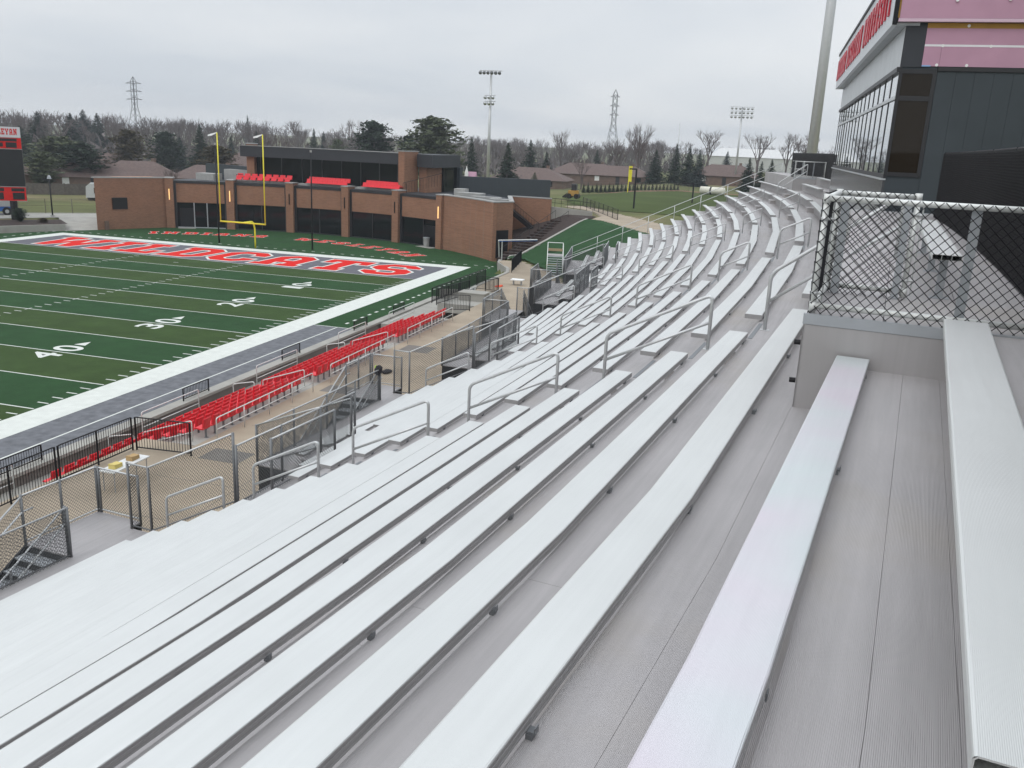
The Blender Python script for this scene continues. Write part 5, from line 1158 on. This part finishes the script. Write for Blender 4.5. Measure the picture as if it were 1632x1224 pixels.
def pylon(x,y,z,h,w,lb,arm):
    o=thing('power_pylon',lb,'pylon',(x,y,z)); m=MB(); hw=w/2; 
    def at(t): 
        k=hw*(1-t/.55)*.75+hw*.25 if t<.55 else hw*.25
        return k
    L=[0,.14,.26,.37,.46,.55,.65,.75,.85,.93]
    for sx_ in (-1,1):
        for sy_ in (-1,1):
            m.tube([(x+sx_*at(t),y+sy_*at(t),z+h*t) for t in L]+[(x,y,z+h)],.16,4)
    for i in range(len(L)-1):
        a,b=at(L[i]),at(L[i+1])
        for s in (-1,1): m.tube([(x-a,y+s*a,z+h*L[i]),(x+b,y+s*b,z+h*L[i+1])],.09,3); m.tube([(x+a,y+s*a,z+h*L[i]),(x-b,y+s*b,z+h*L[i+1])],.09,3)
    m.build('lattice_body',M['galvw'],o)
    for t in (.66,.78,.9):
        b=MB(); b.tube([(x-w*arm,y,z+h*t),(x,y,z+h*t+1.2),(x+w*arm,y,z+h*t)],.13,4); b.tube([(x-w*arm,y,z+h*t),(x+w*arm,y,z+h*t)],.13,4); b.build('crossarm',M['galvw'],o)
pylon(-344.6,390.4,3,38.5,9,'lattice power pylon rising above the trees on the left',.62)
pylon(-66.5,474.4,3,44,10,'lattice power pylon rising above the trees near the picture centre',.28)
def slimpost(x,y,z,h,arm,lb,flag=None):
    o=thing('field_pole',lb,'pole',(x,y,z)); m=MB(); m.tube([(x,y,z),(x,y,z+h)],.13,7); m.build('shaft',M['black'],o)
    if arm: m=MB(); m.box(x-arm,x+.1,y-.08,y+.08,z+h-.12,z+h+.08); m.build('arm',M['black'],o)
slimpost(12.7,51.2,4.5,5.6,1.0,'thick black pole with short arm at the near edge of the practice field')
slimpost(18.9,75,4.5,3.2,1.9,'short black pole with sideways arm on the practice field')
o=thing('foul_pole','yellow foul pole with mesh wing at the back of the practice field','foul pole',(4.3,98.1,4.5)); m=MB(); m.tube([(4.3,98.1,4.5),(4.3,98.1,9.6)],.08,6); m.build('shaft',M['yellow'],o); m=MB(); m.box(4.38,4.9,98.05,98.15,6.6,9.6); m.build('wing',M['yellow'],o)
o=thing('tarp_roll','long white rolled tarpaulin lying at the right of the practice field','tarp',(21,109.6,4.5)); m=MB(); m.tube([(17.6,108.3,5.4),(22.3,106.9,5.4)],.75,14); m.build('roll',M['tarp'],o,smooth=True); m=MB(); m.tube([(19.6,107.7,5.4),(19.9,107.6,5.4)],.78,14); m.build('strap',M['black'],o)
o=thing('small_loader','small dark yellow loader parked by the hedge at the left of the practice field','loader',(2.0,60.5,4.5)); c=(0.5,66)
m=MB(); m.box(c[0]-.8,c[0]+.8,c[1]-.6,c[1]+.6,5.0,5.9); m.build('loader_body',M['ochre'],o); m=MB(); m.box(c[0]-.3,c[0]+.5,c[1]-.5,c[1]+.5,5.9,6.9); m.build('cab',M['frame'],o)
for sx_ in (-.6,.6): m=MB(); m.tube([(c[0]+sx_,c[1]-.75,5.0),(c[0]+sx_,c[1]+.75,5.0)],.42,10); m.build('wheel',M['tyre'],o)
m=MB(); m.hexa([(c[0]-1.7,c[1]-.7,4.7),(c[0]-1.0,c[1]-.7,4.7),(c[0]-1.0,c[1]+.7,4.7),(c[0]-1.7,c[1]+.7,4.7)],[(c[0]-1.7,c[1]-.7,4.9),(c[0]-1.0,c[1]-.7,5.4),(c[0]-1.0,c[1]+.7,5.4),(c[0]-1.7,c[1]+.7,4.9)]); m.build('bucket',M['frame'],o)
wire_fence((14.2,28.8,4.5),(5.5,50,4.5),1.3,'low black chain-link fence between path and practice field',3.0,M['black'])
wire_fence((-10,92,4.5),(14,122,4.5),1.5,'low wire fence behind the arborvitae row',3.2,M['wood'])
o=thing('red_hut','small red and white wooden chapel-like hut behind the slate wall','hut',(-25.1,88.6,2.3)); x,y=-25.1,88.6
m=MB(); m.box(x-1.2,x+1.1,y-.8,y+.8,2.3,5.6); m.build('hut_wall',M['redturf'],o); m=MB(); m.hexa([(x-1.3,y-.9,5.6),(x+1.2,y-.9,5.6),(x+1.2,y+.9,5.6),(x-1.3,y+.9,5.6)],[(x-.9,y-.05,7.2),(x+1.2,y-.05,7.2),(x+1.2,y+.05,7.2),(x-.9,y+.05,7.2)]); m.build('roof',M['pink'],o)
m=MB(); m.box(x-.9,x-.3,y-.95,y-.4,5.2,7.0); m.tube([(x-.6,y-.7,7.0),(x-.6,y-.7,8.3)],.35,4,.02); m.build('steeple',M['white'],o)
m=MB()
for i in range(4): m.box(x-.9+i*.5,x-.6+i*.5,y-.83,y-.801,4.4,5.3)
m.build('window',M['frame'],o)
# ------------------------------------------------------------------ houses
def house(x,y,z,wx,wy,hw,hr,rz,lb,win=2,roofm='roof',wallm='hwall'):
    o=thing('brick_house',lb,'house',(x,y,z)); c,s=math.cos(rz),math.sin(rz)
    def T(a,b,h): return (x+a*c-b*s,y+a*s+b*c,z+h)
    m=MB(); m.hexa([T(-wx,-wy,-.5),T(wx,-wy,-.5),T(wx,wy,-.5),T(-wx,wy,-.5)],[T(-wx,-wy,hw),T(wx,-wy,hw),T(wx,wy,hw),T(-wx,wy,hw)]); m.build('wall',M[wallm],o)
    e=.5; m=MB(); k=min(wy,wx*.6)
    A=[T(-wx-e,-wy-e,hw+.003),T(wx+e,-wy-e,hw+.003),T(wx+e,wy+e,hw+.003),T(-wx-e,wy+e,hw+.003)]; r1=T(-wx+k,0,hw+hr); r2=T(wx-k,0,hw+hr)
    m.quad(A[0],A[1],r2,r1); m.quad(A[2],A[3],r1,r2); m.tri(A[1],A[2],r2); m.tri(A[3],A[0],r1); m.poly([A[3],A[2],A[1],A[0]]); rf=m.build('roof',M[roofm],o)
    m=MB(); q=T(wx*.4,.6,0); m.box(q[0]-.35,q[0]+.35,q[1]-.35,q[1]+.35,z+hw+.3,z+hw+hr+.6); m.build('chimney',M['hwall'],rf)
    for i in range(win):
        a=-wx*.6+wx*1.2*i/max(1,win-1); m=MB(); m.hexa([T(a-.6,-wy-.05,.9),T(a+.6,-wy-.05,.9),T(a+.6,-wy-.005,.9),T(a-.6,-wy-.005,.9)],[T(a-.6,-wy-.05,2.1),T(a+.6,-wy-.05,2.1),T(a+.6,-wy-.005,2.1),T(a-.6,-wy-.005,2.1)]); m.build('window',M['white'] if i==0 else M['glass'],o)
    m=MB(); m.hexa([T(-.5,-wy-.06,0),T(.5,-wy-.06,0),T(.5,-wy-.005,0),T(-.5,-wy-.005,0)],[T(-.5,-wy-.06,2.1),T(.5,-wy-.06,2.1),T(.5,-wy-.005,2.1),T(-.5,-wy-.005,2.1)]); m.build('door',M['frame'],o)
HL=[(-117.8,97.8,.8,8,5,2.6,3.3,.5,'brown roofed brick house at far left between the dark pines'),
(-95,80,.8,8,5,2.2,3.0,.65,'wide brown roofed brick house directly above the left end of the brick building'),
(-98,70,.8,8,5,2.2,2.6,.8,'low brown roofed house just left of the wide house, behind the board fence'),
(-107.7,142.5,.8,8,5,2.8,3.6,.3,'brown roofed house seen left of the dark club roof'),
(-80,84,.8,8,5,2.4,2.6,.5,'brown roofed house behind the left flat roof of the brick building'),
(-25,135,2.4,9,5.5,2.3,2.7,.05,'brown hip roofed house right of the grey floodlight pole'),
(-20.9,180,2.6,11,6,2.6,3.0,.1,'far brown roofed house behind the hip roofed one, above the practice field'),
(-8,160,3.5,9,5,2.3,2.5,.1,'brown brick house with pale window above the hedge behind the practice field'),
(19,170,4.5,9,5,2.4,2.9,.0,'reddish brown house between the dark spruces and the white metal building'),
(-112,58,.8,9,5,2.4,2.9,.9,'brown house hidden behind pines near the scoreboard')]
for h in HL: house(*h)
o=thing('metal_building','large pale metal building with a shallow gable roof beyond the trees on the right','building',(23,373,4.5)); x,y,z=23,373,3.0
m=MB(); m.box(x-23,x+26,y,y+40,z,z+8.2); m.build('wall',M['whitebld'],o); m=MB(); m.hexa([(x-23.5,y-.4,z+8.21),(x+26.5,y-.4,z+8.21),(x+26.5,y+40.4,z+8.21),(x-23.5,y+40.4,z+8.21)],[(x-19,y+19,z+12.3),(x+26.5,y+19,z+12.3),(x+26.5,y+21,z+12.3),(x-19,y+21,z+12.3)]); m.build('roof',mat('pale_roof',(.60,.60,.59),.6),o)
m=MB(); m.box(x-10,x-4,y-.06,y-.005,z,z+5); m.build('door',M['metalpan'],o)
# ------------------------------------------------------------------ trees
def conifer_mesh(seed,kind):
    rnd=random.Random(seed); m=MB()
    n={'fir':300,'pine':230}[kind]
    for i in range(n):
        t=(i+rnd.random())/n; 
        if kind=='fir': t=.03+.97*t**1.25; rad=(1-t)**.85*rnd.uniform(.55,1.08)+.02; z0=t
        else:
            t=.16+.82*t; rad=(math.sin(math.pi*min(1,(t-.10)/.95))**.7)*rnd.uniform(.45,1.1); z0=t
        a=rnd.uniform(0,2*math.pi); ca,sa=math.cos(a),math.sin(a); drop=(-.10 if kind=='fir' else .05)*rad
        nc=6 if kind=='fir' else 7
        for j in range(nc):
            f=.25+.78*j/(nc-1); x=ca*rad*f; y=sa*rad*f; z=z0+drop*f+rnd.uniform(-.02,.02); s=rnd.uniform(.09,.18)*(1.25-.5*f)*((.22+.95*(1-t)) if kind=='fir' else 1.0)
            for q in range(3):
                p=[]
                for v in range(3):
                    p.append((x+rnd.uniform(-1,1)*s,y+rnd.uniform(-1,1)*s,z+rnd.uniform(-1,1)*s*.20))
                m.tri(*p)
    return m
def bare_mesh(seed,levels=5,rmin=.0011,spread=.5):
    rnd=random.Random(seed); m=MB()
    def br(p,d,l,r,lev):
        q=p+d*l; mid=p+d*l*.5+Vector((rnd.uniform(-1,1),rnd.uniform(-1,1),0))*l*.06
        m.tube([p,mid,q],max(r,rmin),3 if lev>1 else 6,max(r*.6,rmin),caps=False)
        if lev>=levels: return
        k=3 if lev<3 else 3+(rnd.random()<.4)
        for i in range(k):
            a=2*math.pi*(i+rnd.random())/k; dv=Vector((math.cos(a),math.sin(a),rnd.uniform(.3,1.0)))*spread; nd=(d+dv).normalized(); 
            t=rnd.uniform(.6,1.0); br(p+d*l*t,nd,l*rnd.uniform(.60,.82),r*.58,lev+1)
    br(Vector((0,0,0)),Vector((rnd.uniform(-.05,.05),rnd.uniform(-.05,.05),1)).normalized(),.30,.020,0)
    top=max(v[2] for v in m.v); wd=max(max(abs(v[0]),abs(v[1])) for v in m.v); m.v=[(v[0]/wd,v[1]/wd,v[2]/top) for v in m.v]
    return m
PROT={}
for kind,seeds in (('fir',(1,2,3)),('pine',(11,12,13))):
    for s in seeds: 
        o=conifer_mesh(s,kind).build('crown',M['needle']); PROT[(kind,s)]=o.data; bpy.data.objects.remove(o)
tm_=MB(); tm_.tube([(0,0,0),(0,0,.45),(0,0,.92)],.02,7,.004); o=tm_.build('trunk',M['bark']); TR=o.data; bpy.data.objects.remove(o)
for s in (21,22,23,24):
    mm=bare_mesh(s); o=mm.build('crown',M['twig']); PROT[('bare',s)]=o.data; bpy.data.objects.remove(o)
MD={}
def shared(key,matname):
    k=(key,matname)
    if k not in MD:
        d=PROT[key].copy(); d.materials.clear(); d.materials.append(M[matname]); MD[k]=d
    return MD[k]
def tree(nm,lb,cat,x,y,z,h,w,key,mm,rz,grp):
    r=thing(nm,lb,cat,(x,y,z-.3),grp); 
    c=bpy.data.objects.new('crown',shared(key,mm)); COL.objects.link(c); c.parent=r; c.scale=(w,w,h); c.rotation_euler=(0,0,rz)
    t=bpy.data.objects.new('trunk',TR); COL.objects.link(t); t.parent=r; k=h*1.1; t.scale=(k,k,h)
    return r
CON=[(-146.5,98.4,.8,9.7,5.4,'pine','needle','dark pine at the far left, partly behind the scoreboard'),(-172.7,128.8,.8,11,6.2,'fir','needle','tall dark spruce just right of the scoreboard top'),(-183.2,146.4,.8,15.2,7.1,'fir','needle','dark spruce with highest pointed top in the left clump'),
(-115,80.3,.8,9.5,5.2,'pine','pine','olive green loose pine right of the scoreboard'),(-190.3,167.3,.8,15.5,6.6,'fir','needle','dark spruce behind the olive pine, left clump'),(-194,177.3,.8,16.8,6.3,'fir','spruce','bluish dark spruce in the middle of the left clump'),(-197.4,187.7,.8,16,6,'fir','needle','rightmost spruce of the left clump'),
(-100,60,.8,6.9,3.5,'pine','pine','low pine beside the lamp post in front of the left houses'),(-98.4,68.3,.8,8.6,4.8,'pine','needle','dark broad pine in front of the left brown roofs'),(-110.6,97.3,.8,11.4,4.2,'pine','brownleaf','brownish pine between two brown roofs left of the goal post'),
(-113.8,114,.8,11.3,4.1,'pine','needle','dark pine just left of the left goal upright'),(-123,132,.8,10.1,3.4,'fir','spruce','small bluish spruce left of the goal post'),(-113,127,.8,13.5,3.9,'fir','needle','tall dark spruce behind the left goal upright'),(-84.1,92.2,.8,9,4.1,'pine','brownleaf','brown tinged pine between the goal uprights'),
(-123.2,156.3,.8,10.9,2.4,'fir','spruce','slim bluish spruce between the goal uprights'),(-122.5,168.7,.8,12.5,3.1,'fir','needle','dark spruce by the right goal upright'),(-200,285.3,.8,19.3,2.8,'fir','spruce','distant slim spruce standing above the far woods'),(-112.4,186.2,.8,14,3,'fir','needle','left one of the dark twin spruces behind the club roof'),
(-114.4,196.5,.8,13.3,2.9,'fir','spruce','right one of the dark twin spruces behind the club roof'),(-92,163.1,.8,11.2,2.7,'pine','pine','small olive pine behind the middle of the club roof'),(-59.3,117.9,.8,15.7,5.2,'pine','needle','large dark round pine behind the right half of the club roof'),(-58,134.9,.8,13,3.3,'pine','needle','narrow pine between the two large round pines'),
(-43,114,.95,17,6.8,'pine','pine','largest light green round pine above the club roof'),(-29.9,102.8,1.9,12,2.4,'fir','needle','dark spruce left of the grey floodlight pole'),(-21.2,100.4,2.6,10.6,3.0,'fir','needle','broad dark spruce right of the grey floodlight pole'),(-31.2,154.7,1.8,12.4,3.6,'fir','needle','dark spruce second right of the grey floodlight pole'),
(-25.8,150.9,2.2,9.1,2.7,'fir','needle','smaller spruce third right of the grey floodlight pole'),(-19.7,188.2,2.7,9.7,2.5,'fir','needle','lone pointed spruce under the central pylon'),(1.9,156.2,4.3,8.9,2.8,'fir','needle','left spruce of the dark group behind the practice field'),(6.4,161.8,4.5,10.3,2.5,'fir','needle','second spruce of the dark group behind the practice field'),
(10.7,152.1,4.5,9.6,2.9,'fir','needle','third and broadest spruce of the dark group behind the practice field'),(13.6,147.4,4.5,9.1,2.3,'fir','spruce','rightmost bluish spruce of the dark group behind the practice field'),(16.8,212.7,4.5,9.1,2.5,'fir','spruce','pale spruce in front of the white metal building'),(25.9,133,4.5,7.8,2.3,'fir','needle','dark spruce below the white metal building, left of three'),
(28.7,128.1,4.5,7.2,1.8,'fir','needle','middle of three dark spruces below the white metal building'),(30.8,123.1,4.5,7.7,2.0,'fir','needle','right of three dark spruces, next to the stand end rail'),(-20,118,2.9,4.2,1.7,'fir','pine','small bright green round conifer in front of the hip roofed house')]
for i,(x,y,z,h,w,k,mm,lb) in enumerate(CON):
    tree('conifer_tree',lb,'conifer',x,y,z,h,w*(1.45 if k=='fir' else 1.15),(k,(1,2,3)[i%3] if k=='fir' else (11,12,13)[i%3]),mm,i*1.3,'conifers beyond the stadium')
BAR=[(-12.2,219.9,3.2,18.5,5.2,'tallest bare tree with round crown right of the central pylon'),(-46.3,254,.8,18.6,4.4,'bare round crowned tree right of the grey floodlight pole'),(4.6,302,4.5,17.8,7.5,'wide bare tree above the dark spruce group'),(-17.2,208.9,2.9,12.4,5.6,'brown bare tree beneath the tallest bare tree'),(-176,288,.8,18.4,9,'wide bare tree behind the left end of the club roof'),
(-102,146,.8,13.2,5.6,'reddish bare tree between the goal post and twin spruces'),(-10.5,123.7,3.4,7.4,2.4,'small reddish bare tree left of the practice field hedge'),(24.7,293,4.5,17.4,6.6,'bare tree above the white metal building, left of the distant lamps'),(35.4,283,4.5,17.4,6.4,'bare tree above the white metal building, right of the distant lamps'),(-86.5,231,.8,15,5,'bare tree left of the grey floodlight pole, over the large pine'),(42.8,303,4.5,18.6,6.2,'bare tree beside the huge grey light pole'),(-227,228,.8,17.6,5.6,'bare tree topping the woods at the left'),(-146,281,.8,19.7,6.5,'bare tree topping the woods over the club roof'),(-73.7,62.8,.8,5.6,1.9,'small dark bush tree at the roof of the brick building'),(-5,172,3.5,15,5,'bare tree behind the brick house with pale window'),(38,170,4.5,13,4,'bare tree at the right beyond the stand end rail')]
for i,(x,y,z,h,w,lb) in enumerate(BAR): tree('bare_tree',lb,'bare tree',x,y,z,h,w,('bare',21+i%4),'twig',i*2.1,'bare trees beyond the stadium')
# hedge of young arborvitae
for i in range(25):
    t=i/24; x=-3.95+(11.5+3.95)*t; y=95.4+(122.5-95.4)*t
    h=1.75+.25*math.sin(i*2.3); tree('arborvitae_shrub',f'young dark arborvitae, {"" if i==0 else ""}{ORD[i+1] if i<19 else ["twentieth","twenty-first","twenty-second","twenty-third","twenty-fourth","twenty-fifth"][i-19]} from the left in the row behind the practice field','shrub',x,y,4.5,h,.55,('fir',1+i%3),'needle',i*.9,'row of arborvitae behind the practice field')
tree('small_shrub','dark round shrub in the planting bed under the scoreboard','shrub',-57.6,11.6,.9,1.9,1.0,('pine',11),'needle',.4,'shrubs by the scoreboard')
tree('small_shrub','tiny bush at the right tip of the planting bed','shrub',-55.0,12.6,.9,.8,.7,('pine',12),'brownleaf',.4,'shrubs by the scoreboard')
# far wood that reads as one mass
fw=MB(); rnd=random.Random(5); lows=[bare_mesh(s,4,.0026,.6) for s in (31,32,33,34)]
for i in range(620):
    az=R(rnd.uniform(-56,26)); row=rnd.random(); dist=300+230*row; x=CX+math.sin(az)*dist; y=CY+math.cos(az)*dist; z=ground_h(x,y)-.3
    if -12<x<62 and y<425: continue
    deg=math.degrees(az); h=rnd.uniform(10.8,15.2)*(1.0+.16*(dist-300)/230)*(1.06 if deg<-30 else .92 if deg<-5 else .86); w=h*rnd.uniform(.26,.40); a=rnd.uniform(0,6.28); ca,sa=math.cos(a),math.sin(a); src_=lows[i%4]; n=len(fw.v)
    fw.v+=[(x+(v[0]*ca-v[1]*sa)*w,y+(v[0]*sa+v[1]*ca)*w,z+v[2]*h) for v in src_.v]; fw.f+=[tuple(n+j for j in q) for q in src_.f]; fw.mi+=[0]*len(src_.f)
o=fw.build('far_wood',M['wood_far']); tag(o,'grey brown leafless woods closing the horizon','woodland',kind='stuff')
br=MB()
for i in range(9000):
    az=R(rnd.uniform(-56,26)); dist=rnd.uniform(285,520); x=CX+math.sin(az)*dist; y=CY+math.cos(az)*dist; z=ground_h(x,y)
    if -12<x<62 and y<425: continue
    h=rnd.uniform(2,8.5); s=rnd.uniform(.5,1.7)
    for q in range(2):
        zc=z+rnd.uniform(0,h); p=[(x+rnd.uniform(-s,s),y+rnd.uniform(-s,s),zc+rnd.uniform(-1,1)*2.2) for _ in range(3)]; br.tri(*p)
o=br.build('far_underwood',M['wood_far']); tag(o,'grey undergrowth filling the far leafless woods','woodland',kind='stuff')
# ------------------------------------------------------------------ air
hz=MB(); hz.box(-900,900,-500,1100,-4,60)
hm=bpy.data.materials.new('haze_air'); hm.use_nodes=True; nt=hm.node_tree; nt.nodes.remove(nt.nodes['Principled BSDF'])
pv=nt.nodes.new('ShaderNodeVolumePrincipled'); pv.inputs['Color'].default_value=(.80,.85,.92,1); pv.inputs['Density'].default_value=.00038; pv.inputs['Anisotropy'].default_value=.2
nt.links.new(pv.outputs[0],nt.nodes['Material Output'].inputs['Volume'])
tag(hz.build('haze',hm),kind='stuff')
